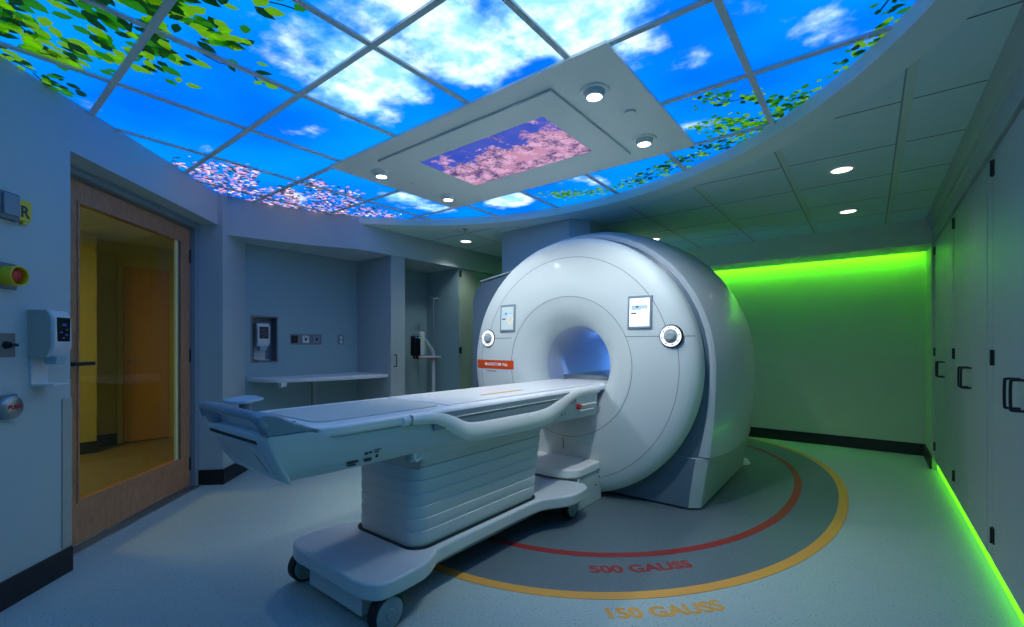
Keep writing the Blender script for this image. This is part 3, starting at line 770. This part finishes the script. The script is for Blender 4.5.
obj('sign_bracket', box(BM(), D0, D0 + .017, 2.38, 2.40, 1.80, 1.86), M['plate'], t)
obj('tag', box(BM(), D0 + .002, D0 + .02, 2.40, 2.425, 1.768, 1.780), M['yellow'], t)
t = thing('emergency_button', 'red emergency button under a yellow shroud on door wall', 'emergency button', (D0, 2.33, 1.46), R45)
obj('plate', box(BM(), D0, D0 + .008, 2.27, 2.385, 1.455, 1.575), M['plate'], t, bevel=.002)
bm = BM(); lathe(bm, [(.044, .008), (.046, .062), (.042, .065), (.039, .062), (.039, .010)], (D0, 2.335, 1.515), 'X', 32, close=True); obj('shroud', bm, M['yellow'], t)
bm = BM(); lathe(bm, [(0, .055), (.026, .053), (.032, .045), (.030, .036), (.018, .034), (.018, .008), (0, .008)], (D0, 2.335, 1.515), 'X', 24); obj('button', bm, M['red'], t)
t = thing('key_switch', 'steel key switch plate below the yellow emergency button', 'switch', (D0, 2.33, 1.14), R45)
obj('plate', box(BM(), D0, D0 + .006, 2.27, 2.38, 1.145, 1.255), M['plate'], t, bevel=.002)
bm = BM(); lathe(bm, [(0, .022), (.014, .022), (.018, .010), (.018, .006), (0, .006)], (D0, 2.335, 1.20), 'X', 20); box(bm, D0 + .02, D0 + .035, 2.331, 2.362, 1.193, 1.207); obj('key', bm, M['darkmetal'], t)
t = thing('push_button', 'large round silver push button low on the door wall', 'push button', (D0, 2.345, .85), R45)
bm = BM(); box(bm, D0, D0 + .006, 2.27, 2.39, .862, .972); obj('plate', bm, M['plate'], t, bevel=.002)
bm = BM(); lathe(bm, [(0, .042), (.040, .042), (.050, .036), (.054, .028), (.054, .006), (0, .006)], (D0, 2.335, .917), 'X', 36); pb = obj('button', bm, M['metal'], t)
bm = text_bm('PUSH', .026, .0006, weight=.001); xf(bm, frame_mat((D0 + .0425, 2.335, .909), (0, 1, 0), (0, 0, 1), (1, 0, 0))); obj('lettering', bm, M['red'], pb, smooth=0)

# ================================================================ FLOOR MARKINGS
def sellipse(cx, cy, a, b, p=2.2, n=180):
    out = []
    for i in range(n):
        t = 2 * PI * i / n; c, s = math.cos(t), math.sin(t)
        out.append((cx + a * math.copysign(abs(c) ** (2 / p), c), cy + b * math.copysign(abs(s) ** (2 / p), s)))
    return out
def band(cx, cy, a, b, wd, z0, z1, p=2.2):
    bm = BM(); o = sellipse(cx, cy, a + wd / 2, b + wd / 2, p); i = sellipse(cx, cy, a - wd / 2, b - wd / 2, p)
    loft(bm, [[(x, y, z0) for x, y in i], [(x, y, z0) for x, y in o], [(x, y, z1) for x, y in o], [(x, y, z1) for x, y in i], [(x, y, z0) for x, y in i]], True, False)
    bmesh.ops.remove_doubles(bm, verts=bm.verts[:], dist=1e-6)
    return bm
FX, FY = -1.95, 4.18
bm = BM(); prism(bm, sellipse(FX, FY, 1.80, 2.50), 0, .0012)
o = obj('floor_inlay', bm, M['zone'], smooth=0); tag(o, 'dark grey vinyl zone in the floor around the scanner', 'floor marking', kind='structure')
tag(obj('floor_line', band(FX, FY, 1.80, 2.50, .062, .0006, .0020), M['yellowline'], smooth=0), 'wide yellow curved line on floor, outer ring around the scanner', 'floor line')
tag(obj('floor_line', band(FX, 4.2, 1.49, 2.06, .055, .0012, .0022), M['redline'], smooth=0), 'red curved line on floor, inner ring around the scanner', 'floor line')
def floor_text(body, start, end, h, m, label, z, bow):
    bm = text_bm(body, 1.0, 0, 'LEFT', .042)
    xs = [v.co.x for v in bm.verts]; x0, x1 = min(xs), max(xs)
    yh = max(v.co.y for v in bm.verts)
    ex = Vector((end[0] - start[0], end[1] - start[1])); Ln = ex.length; ex /= Ln; ey = Vector((-ex.y, ex.x))
    for v in bm.verts:
        u = (v.co.x - x0) / (x1 - x0); q = v.co.y / yh * h
        b = -bow * 4 * u * (1 - u)
        p = Vector(start) + ex * (u * Ln) + ey * (q + b)
        v.co = (p.x, p.y, z)
    o = obj('floor_lettering', bm, m, smooth=0); tag(o, label, 'floor lettering')
floor_text('500 GAUSS', (-1.152, 2.144), (-.745, 2.545), .078, M['redline'], 'red 500 GAUSS lettering on the floor beside the red line', .0019, .022)
floor_text('150 GAUSS', (-.895, 1.838), (-.510, 2.228), .080, M['yellowline'], 'yellow 150 GAUSS lettering on the floor outside the yellow line', .0008, .018)

# ================================================================ SCANNER
sc = thing('mri_scanner', 'large white ring-shaped hospital scanner with dark round bore', 'scanner', (AX, 4.1, 0))
def clampz(bm, z):
    for v in bm.verts:
        if v.co.z < z: v.co.z = z
    return bm
# front face: annular cover with flared bore mouth
face = [(.330, 3.43), (.329, 3.39), (.335, 3.35), (.352, 3.30), (.385, 3.25), (.435, 3.21), (.495, 3.185), (.555, 3.172), (.575, 3.168), (.70, 3.178), (.86, 3.195), (.93, 3.207), (.985, 3.222), (1.02, 3.245), (1.040, 3.275), (1.046, 3.31), (1.044, 3.37), (1.0, 3.40), (.9, 3.40), (.5, 3.43)]
bm = BM(); lathe(bm, face, (AX, 0, AZ), 'Y', 128, close=True); clampz(bm, .012); obj('front_cover', bm, M['white'], sc, smooth=40)
# bore liner
bm = BM(); lathe(bm, [(.331, 3.42), (.334, 3.6), (.335, 4.9), (.37, 4.9), (.37, 3.42)], (AX, 0, AZ), 'Y', 96, close=True); obj('bore_liner', bm, M['bore'], sc)
bm = BM(); lathe(bm, [(.325, 4.80), (.334, 4.80), (.334, 4.86), (.325, 4.86)], (AX, 0, AZ), 'Y', 64, close=True); obj('bore_light', bm, M['boreled'], sc)
bm = BM(); box(bm, AX - .27, AX + .27, 3.62, 4.78, AZ - .16, AZ - .105); obj('bore_rail', bm, M['midgrey'], sc, bevel=.006)
# face seams
def face_y(r):
    pts = sorted((a, b) for a, b in face[4:17])
    for (r0, y0), (r1, y1) in zip(pts, pts[1:]):
        if r0 <= r <= r1: return y0 + (y1 - y0) * (r - r0) / (r1 - r0)
    return 3.2
zseam = 1.262
def seam_arc(cx, cz, r, a0, a1, n):
    rings = []
    for i in range(n + 1):
        a = a0 + (a1 - a0) * i / n; q = []
        for rr, dy in ((r - .0018, -.0012), (r + .0018, -.0012), (r + .0018, .004), (r - .0018, .004)):
            x, z = cx + rr * math.cos(a), cz + rr * math.sin(a); q.append((x, face_y(math.hypot(x - AX, z - AZ)) + dy, z))
        rings.append(q)
    obj('seam_line', loft(BM(), rings), M['seam'], sc)
seam_arc(AX + .024, AZ - .006, .564, 0, 2 * PI, 128)
seam_arc(AX + .01, 1.052, .862, .25, PI - .25, 64)
seam_arc(AX, AZ, .918, -1.28, .25, 48)
seam_arc(AX, AZ, .918, PI - .25, PI + 1.28, 48)
for sgn in (1, -1):
    for u0, u1 in ((.535, .80), (.93, 1.02)):
        bm = BM(); dz = zseam - AZ
        ra, rb = math.hypot(u0, dz), math.hypot(u1, dz)
        ya, yb = face_y(ra), face_y(rb); n = 8; rings = []
        for i in range(n + 1):
            u = u0 + (u1 - u0) * i / n; y = face_y(math.hypot(u, dz)); x = AX + sgn * u
            rings.append([(x, y - .0012, zseam - .0025), (x, y + .004, zseam - .0025), (x, y + .004, zseam + .0025), (x, y - .0012, zseam + .0025)])
        loft(bm, rings); obj('seam_line', bm, M['seam'], sc)
bm = BM(); box(bm, AX - .002, AX + .002, 3.166, 3.185, .36, .455); obj('seam_line', bm, M['seam'], sc)
# control dials
for sgn, nm in ((1, 'right'), (-1, 'left')):
    x = AX + (.867 if sgn > 0 else -.823); y = 3.193
    bm = BM(); lathe(bm, [(0, -.010), (.068, -.012), (.079, -.010), (.082, -.004), (.082, .012), (0, .012)], (x, y, zseam), 'Y', 40); dl = obj('control_dial', bm, M['darkmetal'], sc)
    bm = BM(); lathe(bm, [(.050, -.014), (.073, -.014), (.073, -.009), (.050, -.009)], (x, y, zseam), 'Y', 40, close=True); obj('lit_ring', bm, M['ring'], dl)
    bm = BM(); lathe(bm, [(0, -.013), (.052, -.013), (.052, -.009), (0, -.009)], (x, y, zseam), 'Y', 40); obj('dial_face', bm, M['knob'], dl)
    bm = BM(); lathe(bm, [(0, -.040), (.024, -.039), (.032, -.032), (.035, -.013), (0, -.013)], (x, y, zseam), 'Y', 32); obj('knob', bm, M['knob'], dl)
    for k in range(8):
        a = 2 * PI * k / 8 + .2; cx, cz = x +   .061 * math.cos(a), zseam + .061 * math.sin(a); obj('dial_icon', box(BM(), cx - .006, cx + .006, y - .0155, y - .0138, cz - .004, cz + .004), M['uigrey'], dl)
# touch screens
def tilt_panel(bm, x0, x1, z0, z1, off, th):
    def yy(x, z): return face_y(math.hypot(x - AX, z - AZ)) - off
    P = [(x0, z0), (x1, z0), (x1, z1), (x0, z1)]
    loft(bm, [[(x, yy(x, z) + th, z) for x, z in P], [(x, yy(x, z), z) for x, z in P]])
    return bm
for sgn, mm in ((1, 'screen'), (-1, 'screen2')):
    c = AX + (.643 if sgn > 0 else -.583); x0, x1, z0, z1 = c - .09, c + .09, 1.316, 1.560
    bm = tilt_panel(BM(), x0, x1, z0, z1, .012, .02); ts = obj('touch_screen', bm, M['bluegrey'], sc, bevel=.006)
    bm = tilt_panel(BM(), x0 + .018, x1 - .018, z0 + .02, z1 - .02, .0135, .006); obj('display', bm, M[mm], ts)
    bm = tilt_panel(BM(), x0 + .03, x1 - .03, z1 - .105, z1 - .07, .0145, .003); obj('interface_bar', bm, M['uiblue'], ts)
    bm = tilt_panel(BM(), x0 + .03, x0 + .07, z1 - .135, z1 - .122, .0145, .003); tilt_panel(bm, x0 + .065, x0 + .085, z1 - .088, z1 - .074, .0150, .003); obj('interface_text', bm, M['uigrey'], ts)
    bm = BM()
    for k in range(9):
        a = 2 * PI * k / 9; px, pz = c + .038 + .03 * math.cos(a), 1.43 + .035 * math.sin(a); tilt_panel(bm, px - .007, px + .007, pz - .006, pz + .006, .0145, .003)
    obj('interface_graphic', bm, M['uiorange'], ts)
# orange name strip
def face_strip(x0, x1, z0, z1, off, n=10):
    bm = BM(); rings = []
    for i in range(n + 1):
        x = x0 + (x1 - x0) * i / n
        ya, yb = (face_y(math.hypot(x - AX, z - AZ)) - off for z in (z0, z1)); rings.append([(x, ya + .004, z0), (x, ya, z0), (x, yb, z1), (x, yb + .004, z1)])
    return loft(bm, rings)
st = obj('name_strip', face_strip(-2.99, -2.475, .983, 1.062, .002), M['orange'], sc, label='orange name strip')
def face_text(body, size, x, z, m, parent, off, wt=.0):
    bm = text_bm(body, size, .0006, 'LEFT', wt)
    for v in bm.verts:
        p = v.co.copy(); xx, zz = x + p.x, z + p.y
        v.co = (xx, face_y(math.hypot(xx - AX, zz - AZ)) - off - p.z, zz)
    return obj('lettering', bm, m, parent, smooth=0)
face_text('MAGNETOM Vida', .038, -2.825, 1.012, M['lettering'], st, .004, .0006)
face_text('BioMatrix Technology', .014, -2.80, .958, M['darkletter'], sc, .002)

# outer shell
def sect(Y, Rr, hwb, zb=0.0, zt=None, n=40, cz=AZ):
    """one cross-section of the housing from right bottom over the top to left bottom"""
    pts = []
    top = 24
    for i in range(9):
        z = zb + (cz - zb) * i / 9; k = (cz - z) / cz
        hw = Rr - (Rr - hwb) * k ** 1.9; pts.append((AX + hw, Y, z))
    for i in range(top + 1):
        a = PI * i / top; pts.append((AX + Rr * math.cos(a), Y, cz + Rr * math.sin(a)))
    for i in range(8, -1, -1):
        z = zb + (cz - zb) * i / 9; k = (cz - z) / cz
        hw = Rr - (Rr - hwb) * k ** 1.9; pts.append((AX - hw, Y, z))
    return pts
SZ = .392
upper = [(3.40, 1.03, .93), (3.42, 1.085, .985), (3.432, 1.103, 1.0), (3.62, 1.160, 1.05), (3.9, 1.192, 1.05), (4.2, 1.206, 1.045), (4.5, 1.162, 1.035), (4.78, 1.104, 1.025), (4.92, 1.048, 1.015), (4.97, .97, .98)]
def inward(ring, rad, y):
    out = []
    for x, _, z in ring:
        d = math.hypot(x - AX, z - AZ); out.append((AX + (x - AX) / d * rad, y, AZ + (z - AZ) / d * rad))
    return out
rs = [sect(y, r, h, SZ) for y, r, h in upper[1:]]
bm = BM(); loft(bm, [inward(rs[0], .5, 3.43)] + rs + [inward(rs[-1], .36, 4.97)], True, False); obj('outer_shell', bm, M['shell'], sc, smooth=30)
rs = [sect(y, r, h, .012) for y, r, h in ((3.395, 1.0, .80), (3.405, 1.03, .84), (3.435, 1.098, .89))]
bm = BM(); loft(bm, [inward(rs[0], .5, 3.395)] + rs, True, False); obj('blue_band', bm, M['gap'], sc, smooth=40)  # blue-grey accent band behind the front cover rim
# base covers
def base_cover():
    bm = BM(); rings = []
    for z, k in ((.012, 0), (.15, .3), (.30, .72), (SZ - .010, 1.0)):
        hf = .998 + .055 * k; hr = .980 + .055 * k
        rings.append([(AX - hf + .075, 3.388, z), (AX + hf - .075, 3.388, z), (AX + hf, 3.45, z), (AX + hr, 4.93 + .05 * k, z), (AX - hr, 4.93 + .05 * k, z), (AX - hf, 3.45, z)])
    return loft(bm, rings)
bm = base_cover()
for f in bm.faces:
    if f.calc_center_median().y < 3.392: f.material_index = 1
obj('base_cover', bm, [M['shell'], M['gap']], sc, bevel=.006)
bm = BM(); box(bm, AX - .9, AX + .9, 3.45, 4.9, 0, .02); obj('plinth', bm, M['black'], sc)
# recessed hatch on the side and the foot behind
bm = BM()
rr = [(p[0], p[1]) for p in rrect(4.42, 4.80, .66, 1.5, .10)]
bm.free()
# left service cover
bm = BM()
loft(bm, [[(x, y, z) for x, z in [(-2.6, .012), (-3.26, .012), (-3.285, .9), (-3.275, 1.66), (-3.235, 1.77), (-3.13, 1.845), (-2.6, 1.93)]] for y in (3.50, 4.7)])
obj('service_cover', bm, M['gap'], sc, bevel=.02, seg=3)
bm = BM(); loft(bm, [[(x, y, z) for x, z in [(-3.14, 1.848), (-2.62, 1.932), (-2.62, 1.946), (-3.16, 1.862)]] for y in (3.49, 4.7)]); obj('cover_cap', bm, M['shell'], sc, bevel=.004)
bm = BM(); lathe(bm, [(0, .04), (.10, .035), (.12, .0), (0, .0)], (-1.06, 5.10, 0), 'Z', 24); obj('rear_foot', bm, M['white'], sc)
# docking station in front
ds = obj('docking_station', box(BM(), -2.22, -1.65, 2.875, 3.24, 0, .232), M['grey'], sc, bevel=.006)
bm = BM(); prism(bm, [(-2.23, 3.26), (-2.23, 2.80), (-2.10, 2.78), (-1.78, 2.79), (-1.70, 2.82), (-1.65, 2.87), (-1.64, 2.92), (-1.64, 3.26)], .236, .302); obj('docking_pad', bm, M['tablew'], ds, bevel=.012, seg=3)
bm = BM(); box(bm, -2.1, -1.80, 2.84, 2.885, .16, .20); obj('docking_socket', bm, M['midgrey'], ds, bevel=.004)
bm = BM(); cyl(bm, (-1.652, 3.20, .18), (-1.646, 3.20, .18), .007, None, 10); obj('bolt', bm, M['darkmetal'], ds)
bm = BM(); cyl(bm, (-1.652, 3.14, .13), (-1.646, 3.14, .13), .007, None, 10); obj('bolt', bm, M['darkmetal'], ds)

# vertical duct above the scanner
struct('pillar_duct', (lambda b: (prism(b, [(-3.15, 3.84), (-2.30, 3.84), (-2.15, 3.98), (-2.15, 4.7), (-3.15, 4.7)], 1.75, ZC), b)[1])(BM()), M['wall'], bevel=.004)

# ================================================================ PATIENT TABLE
TX = -1.94
tb = thing('patient_table', 'long white wheeled scanner table leading into the round bore', 'table', (TX, 2.0, 0))
XLo, XHi = -2.24, -1.61
TX = -1.925
# base plate
half = [(1.085, .24), (1.105, .32), (1.16, .362), (1.32, .366), (1.40, .350), (1.47, .312), (1.54, .288), (1.9, .283), (2.3, .288), (2.42, .318), (2.54, .388), (2.64, .41), (2.78, .40), (2.85, .34)]
ln = smooth_path([(TX + h, y, 0) for y, h in half], 5)
out = [(p[0], p[1]) for p in ln] + [(2 * TX - p[0], p[1]) for p in reversed(ln)]
bm = BM(); prism(bm, out, .148, .222); obj('base_plate', bm, M['grey'], tb, bevel=.014, seg=3)
bm = BM(); box(bm, TX - .20, TX + .23, 1.125, 1.18, .045, .150); obj('front_skirt', bm, M['grey'], tb, bevel=.004)
bm = BM(); box(bm, TX - .22, TX + .22, 1.2, 2.8, .10, .15); obj('chassis', bm, M['midgrey'], tb, bevel=.004)
# casters
def caster(x, y, lab):
    sx = 1 if x > TX else -1
    bm = BM(); tube(bm, [(x, y, .15), (x, y, .12)], .03, 14); box(bm, x - sx * .036 - .008, x - sx * .036 + .008, y - .02, y + .02, .06, .15); c = obj('caster', bm, M['midgrey'], tb)
    bm = BM(); lathe(bm, [(.058, -.030), (.072, -.028), (.078, -.02), (.078, .02), (.072, .028), (.058, .030)], (x, y, .078), 'X', 36, close=True); obj('tyre', bm, M['black'], c)
    bm = BM(); lathe(bm, [(0, -.034), (.02, -.034), (.024, -.031), (.060, -.032), (.068, -.028), (.068, .028), (.060, .032), (.024, .031), (.02, .034), (0, .034)], (x, y, .078), 'X', 36); obj('hub', bm, M['bluegrey'], c)
for x, y in ((-1.60, 1.18), (-2.275, 1.18), (-1.64, 2.745), (-2.225, 2.745)): caster(x, y, '')
# pedestal with stepped skirts
rings = []
tiers = [.222, .30, .36, .42, .48, .545, .61, .705]
for k in range(len(tiers) - 1):
    a, b = tiers[k], tiers[k + 1]
    for z, ins in ((a, .007), (a + .020, .0), (b - .002, .0)):
        e = .02 * (z - .22) / .2
        rings.append([(x, y, z) for x, y in rrect(-2.19 + ins, -1.685 - ins, 1.415 + ins * .4, 2.425 + e * 2.0 - ins, .085, 8)])
bm = BM(); loft(bm, rings); obj('pedestal', bm, M['grey'], tb, smooth=50)
bm = BM(); prism(bm, rrect(-2.205, -1.67, 1.40, 2.43, .09, 8), .217, .226); obj('pedestal_seam', bm, M['darkmetal'], tb)
bm = BM(); loft(bm, [[(-1.70, y0, .66), (-1.655, y0, .66), (-1.64, y0, .715), (-1.70, y0, .715)] for y0 in (1.36, 2.55)]); loft(bm, [[(-2.18, y0, .66), (-2.225, y0, .66), (-2.24, y0, .715), (-2.18, y0, .715)] for y0 in (1.36, 2.55)]); obj('side_flange', bm, M['grey'], tb)
bm = BM(); loft(bm, [[(TX - .22, 1.2, .69), (TX + .22, 1.2, .69), (TX + .27, 1.2, .72), (TX - .27, 1.2, .72)], [(TX - .24, 1.44, .60), (TX + .24, 1.44, .60), (TX + .27, 1.44, .72), (TX - .27, 1.44, .72)]]); obj('tilt_cover', bm, M['midgrey'], tb, bevel=.01)
bm = BM(); tube(bm, smooth_path([(-1.648, 1.375, .71), (-1.642, 1.37, .685), (-1.648, 1.385, .665), (-1.65, 1.41, .672), (-1.648, 1.42, .69)], 5), .007, 8); obj('cable_hook', bm, M['tablew'], tb)

# table tub: cross-sections along Y (rounded underside)
def tub(Y, xl, xr, zt, zb, rnd=.05, lean=.018):
    P = [(xl, zt), (xl + lean * .3, zb + rnd)]
    for i in range(1, 6):
        a = PI + PI / 2 * i / 6; P.append((xl + lean + rnd + rnd * math.cos(a), zb + rnd + rnd * math.sin(a)))
    P.append((xl + lean + rnd, zb)); P.append((xr - lean - rnd, zb))
    for i in range(1, 6):
        a = -PI / 2 + PI / 2 * i / 6; P.append((xr - lean - rnd + rnd * math.cos(a), zb + rnd + rnd * math.sin(a)))
    P += [(xr - lean * .3, zb + rnd), (xr, zt)]
    return [(x, Y, z) for x, z in P]
secs = [(.79, .884, .700, .07), (.86, .882, .699, .06), (.95, .845, .698, .05), (1.4, .842, .698, .04), (2.0, .838, .690, .03), (2.4, .838, .686, .03), (3.10, .838, .668, .03)]
def rake_ring(r, off): return [(x, .778 - .44 * (z - .704) + off, z) for x, y, z in r]
front = tub(0, XLo + .085, XHi - .004, .884, .702, .05, .004)
bm = BM(); loft(bm, [rake_ring(front, .012)] + [tub(y, XLo + .004, XHi - .004, zt, zb, r, .008) for y, zt, zb, r in secs[1:]]); obj('table_tub', bm, M['grey'], tb, smooth=40)
# raked end panel (the pushing end)
def endrow(y, z, hw, r): return y, z, hw, r
bm = BM()
rows = []
for y, z, hl, hr in ((.800, .698, .22, .30), (.770, .700, .20, .318), (.735, .775, .30, .325), (.700, .885, .322, .326), (.702, .905, .318, .32), (.80, .905, .318, .32)):
    pass
prof = [(.795, .700), (.778, .704), (.742, .775), (.704, .872), (.708, .884), (.722, .884)]
def end_ring(x, k):
    # k rounds the underside towards the far corner
    return [(x, y - .44 * k * max(0, (.80 - z)), z + k * max(0, (.80 - z))) for y, z in prof]
xs = [(XLo + .085, .78), (XLo + .115, .45), (XLo + .165, .22), (XLo + .24, .06), (TX, 0), (XHi - .16, 0), (XHi - .02, 0), (XHi - .005, .03)]
loft(bm, [end_ring(x, k) for x, k in xs]); obj('end_panel', bm, M['grey'], tb, bevel=.006, smooth=40)
# slot and bin front on the raked end
def rake(z, off): # point on raked face
    t = (z - .704) / (.872 - .704); return .778 + (.704 - .778) * t - off
bm = BM(); loft(bm, [[(XLo + .10, rake(z0, .004), z0), (XHi - .10, rake(z0, .004), z0), (XHi - .10, rake(z0, -.03), z0), (XLo + .10, rake(z0, -.03), z0)] for z0 in (.845, .858)]); obj('slot', bm, M['black'], tb)
bm = BM(); q = [(XLo + .105, .838), (XHi - .115, .838), (XHi - .075, .815), (XHi - .06, .728), (XHi - .10, .720), (XLo + .27, .735), (XLo + .165, .775)]
loft(bm, [[(x, rake(z, -.01), z) for x, z in q], [(x, rake(z, .007), z) for x, z in q]]); ep = obj('bin_front', bm, M['shell'], tb, bevel=.006)
bm = BM(); loft(bm, [[(XHi - .155, rake(.80, .0085), .80), (XHi - .151, rake(.80, .0085), .80), (XHi - .106, rake(.738, .0085), .738), (XHi - .110, rake(.738, .0085), .738)], [(XHi - .155, rake(.80, .004), .80), (XHi - .151, rake(.80, .004), .80), (XHi - .106, rake(.738, .004), .738), (XHi - .110, rake(.738, .004), .738)]]); obj('bin_groove', bm, M['darkmetal'], ep)
# raised push handle: shoulder wedges and the cross bar
for sgn in (1, -1):
    X = XHi - .006 if sgn > 0 else XLo + .088
    bm = BM(); a = [(.706, .884), (.684, .930), (.668, .962), (.690, .972), (.735, .962), (.80, .926), (.87, .892), (.90, .884)]
    loft(bm, [[(X - sgn * .060, y + .008, z - .004) for y, z in a], [(X - sgn * .018, y, z) for y, z in a], [(X + sgn * .004, y + .004, z - .010 if z > .9 else z) for y, z in a]]); obj('handle_shoulder', bm, M['bluegrey'], tb, bevel=.010, seg=3)
bm = BM(); tube(bm, smooth_path([(XLo + .088, .700, .915), (XLo + .092, .690, .945), (XLo + .12, .684, .956), (TX - .1, .680, .957), (TX + .1, .678, .957), (XHi - .06, .678, .956), (XHi - .022, .684, .945), (XHi - .014, .70, .915)], 6), .017, 12); obj('push_handle', bm, M['bluegrey'], tb)
bm = BM(); loft(bm, [[(XLo + .12, .735, .884), (XHi - .05, .735, .884), (XHi - .05, .75, .884), (XLo + .12, .75, .884)], [(XLo + .12, .725, .94), (XHi - .05, .725, .94), (XHi - .05, .74, .94), (XLo + .12, .74, .94)]]); obj('handle_recess', bm, M['shell'], tb)
# paddle tray at the far corner
bm = BM(); prism(bm, [(-2.22, .78), (-2.31, .905), (-2.26, .94), (-2.15, .925), (-2.05, .815), (-2.07, .785), (-2.14, .765)], .952, .964); hp = obj('paddle_tray', bm, M['ltblue'], tb, bevel=.004)
bm = BM(); cyl(bm, (-2.18, .86, .88), (-2.18, .86, .955), .025, None, 14); obj('tray_post', bm, M['midgrey'], hp)
# top board with rounded near end
topo = [(p[0], p[1]) for p in smooth_path([(XHi + .008, 1.25, 0), (XHi + .008, 1.05, 0), (XHi, .95, 0), (XHi - .05, .86, 0), (XHi - .16, .815, 0), (TX, .80, 0)], 6)]
topo = topo + [(2 * TX - x, y) for x, y in reversed(topo[:-1])]
bm = BM(); prism(bm, topo + [(XLo, 3.05), (XLo + .04, 3.35), (XHi - .04, 3.35), (XHi, 3.05)], .846, .892); obj('table_top', bm, M['tablew'], tb, bevel=.014, seg=3)
bm = BM(); prism(bm, rrect(TX - .225, TX + .225, .93, 1.60, .06), .890, .898); obj('head_pad', bm, M['pad'], tb, bevel=.004)
bm = BM(); prism(bm, rrect(TX - .25, TX + .25, 1.61, 3.42, .02), .890, .902); tp = obj('mattress', bm, M['tablew'], tb, bevel=.005)
bm = BM(); box(bm, TX + .10, TX + .128, 2.02, 2.42, .902, .9035); obj('marker_tape', bm, M['yellowtape'], tb, label='yellow tape strip')
bm = BM()
for x, y in ((TX - .22, .90), (TX + .1, .90), (TX + .20, 1.0)): cyl(bm, (x, y, .89), (x, y, .8935), .012, None, 12)
obj('release_buttons', bm, M['teal'], tb)
# side rails that dip in the middle
def rail(sgn):
    pts = [(1.27, .884, .842), (1.30, .884, .842), (1.42, .884, .836), (1.50, .876, .810), (1.58, .850, .765), (1.66, .815, .722), (1.74, .802, .704), (1.9, .798, .698), (2.1, .797, .694), (2.28, .797, .692), (2.40, .806, .698), (2.50, .830, .722), (2.60, .858, .765), (2.70, .878, .808), (2.80, .888, .835), (2.95, .890, .842), (3.10, .890, .842)]
    top = smooth_path([(y, a, b) for y, a, b in pts], 4); rings = []
    X = TX + sgn * .322
    for y, a, b in top:
        m = (a + b) / 2; h = (a - b) / 2
        rings.append([(X - sgn * .02, y, a), (X + sgn * .006, y, a), (X + sgn * .014, y, a - .010), (X + sgn * .017, y, m), (X + sgn * .012, y, b + .010), (X + sgn * .003, y, b), (X - sgn * .02, y, b)])
    return loft(BM(), rings)
for sgn in (1, -1):
    obj('side_rail', rail(sgn), M['tablew'], tb, smooth=50)
    X = TX + sgn * .318
    bm = BM(); box(bm, min(X, X + sgn * .010), max(X, X + sgn * .010), 1.45, 2.76, .80, .876); sp = obj('side_inset', bm, M['midgrey'], tb)
    bm = BM(); box(bm, min(X + sgn * .009, X + sgn * .014), max(X + sgn * .009, X + sgn * .014), 1.52, 2.66, .846, .8495); obj('inset_line', bm, M['tablew'], sp)
    bm = BM(); box(bm, min(X, X + sgn * .034), max(X, X + sgn * .0225), 1.308, 1.315, .842, .8885); obj('rail_clip', bm, M['dispgrey'], tb)
XS = XHi - .004
bm = BM(); cyl(bm, (XS - .01, 2.81, .765), (XS + .022, 2.81, .765), .020, .017, 20); obj('stop_button', bm, M['red'], tb)
bm = BM(); tube(bm, [(XS - .012, 2.85, .775), (XS + .018, 2.85, .775), (XS + .018, 3.04, .772), (XS - .012, 3.04, .772)], .007, 8); tube(bm, [(XS - .012, 2.85, .735), (XS + .012, 2.85, .735), (XS + .012, 3.02, .733), (XS - .012, 3.02, .733)], .005, 8); obj('grip_bar', bm, M['tablew'], tb)
for marks in (((1.035, .733, .030, .006), (1.03, .722, .022, .003)), ((1.095, .757, .010, .009), (1.115, .758, .010, .006)), ((1.105, .730, .020, .010),), ((1.15, .764, .022, .003), (1.145, .755, .014, .004)), ((1.147, .738, .006, .010),), ((2.60, .733, .012, .006), (2.64, .736, .014, .004))):
    for y, z, a, b in marks:
        obj('label_print', box(BM(), XS - .012, XS + .0015 - (0.80 - z) * .02, y - a * .75, y + a * .75, z - b * .6, z + b * .6), M['darkletter'], tb)
# inner cradle section in the bore
bm = BM(); box(bm, TX - .24, TX + .24, 3.35, 3.75, .862, .892); obj('cradle_tip', bm, M['tablew'], tb, bevel=.008)

# ================================================================ CAMERA, WORLD, COLOUR
cam = bpy.data.cameras.new('camera'); co = bpy.data.objects.new('camera', cam); COL.objects.link(co)
cam.sensor_width = 36; cam.lens = 16; cam.shift_y = 31.5 / 1024; cam.clip_start = .02
co.location = (0, 0, 1.2); co.rotation_euler = (PI / 2, 0, math.radians(38.1)); SC.camera = co
wd = bpy.data.worlds.new('world'); SC.world = wd; wd.use_nodes = True
wd.node_tree.nodes['Background'].inputs[0].default_value = (.02, .03, .05, 1); wd.node_tree.nodes['Background'].inputs[1].default_value = .2
vs = SC.view_settings; vs.view_transform = 'Standard'; vs.look = 'None'; vs.exposure = 0.16; vs.gamma = 1.0; vs.use_curve_mapping = False
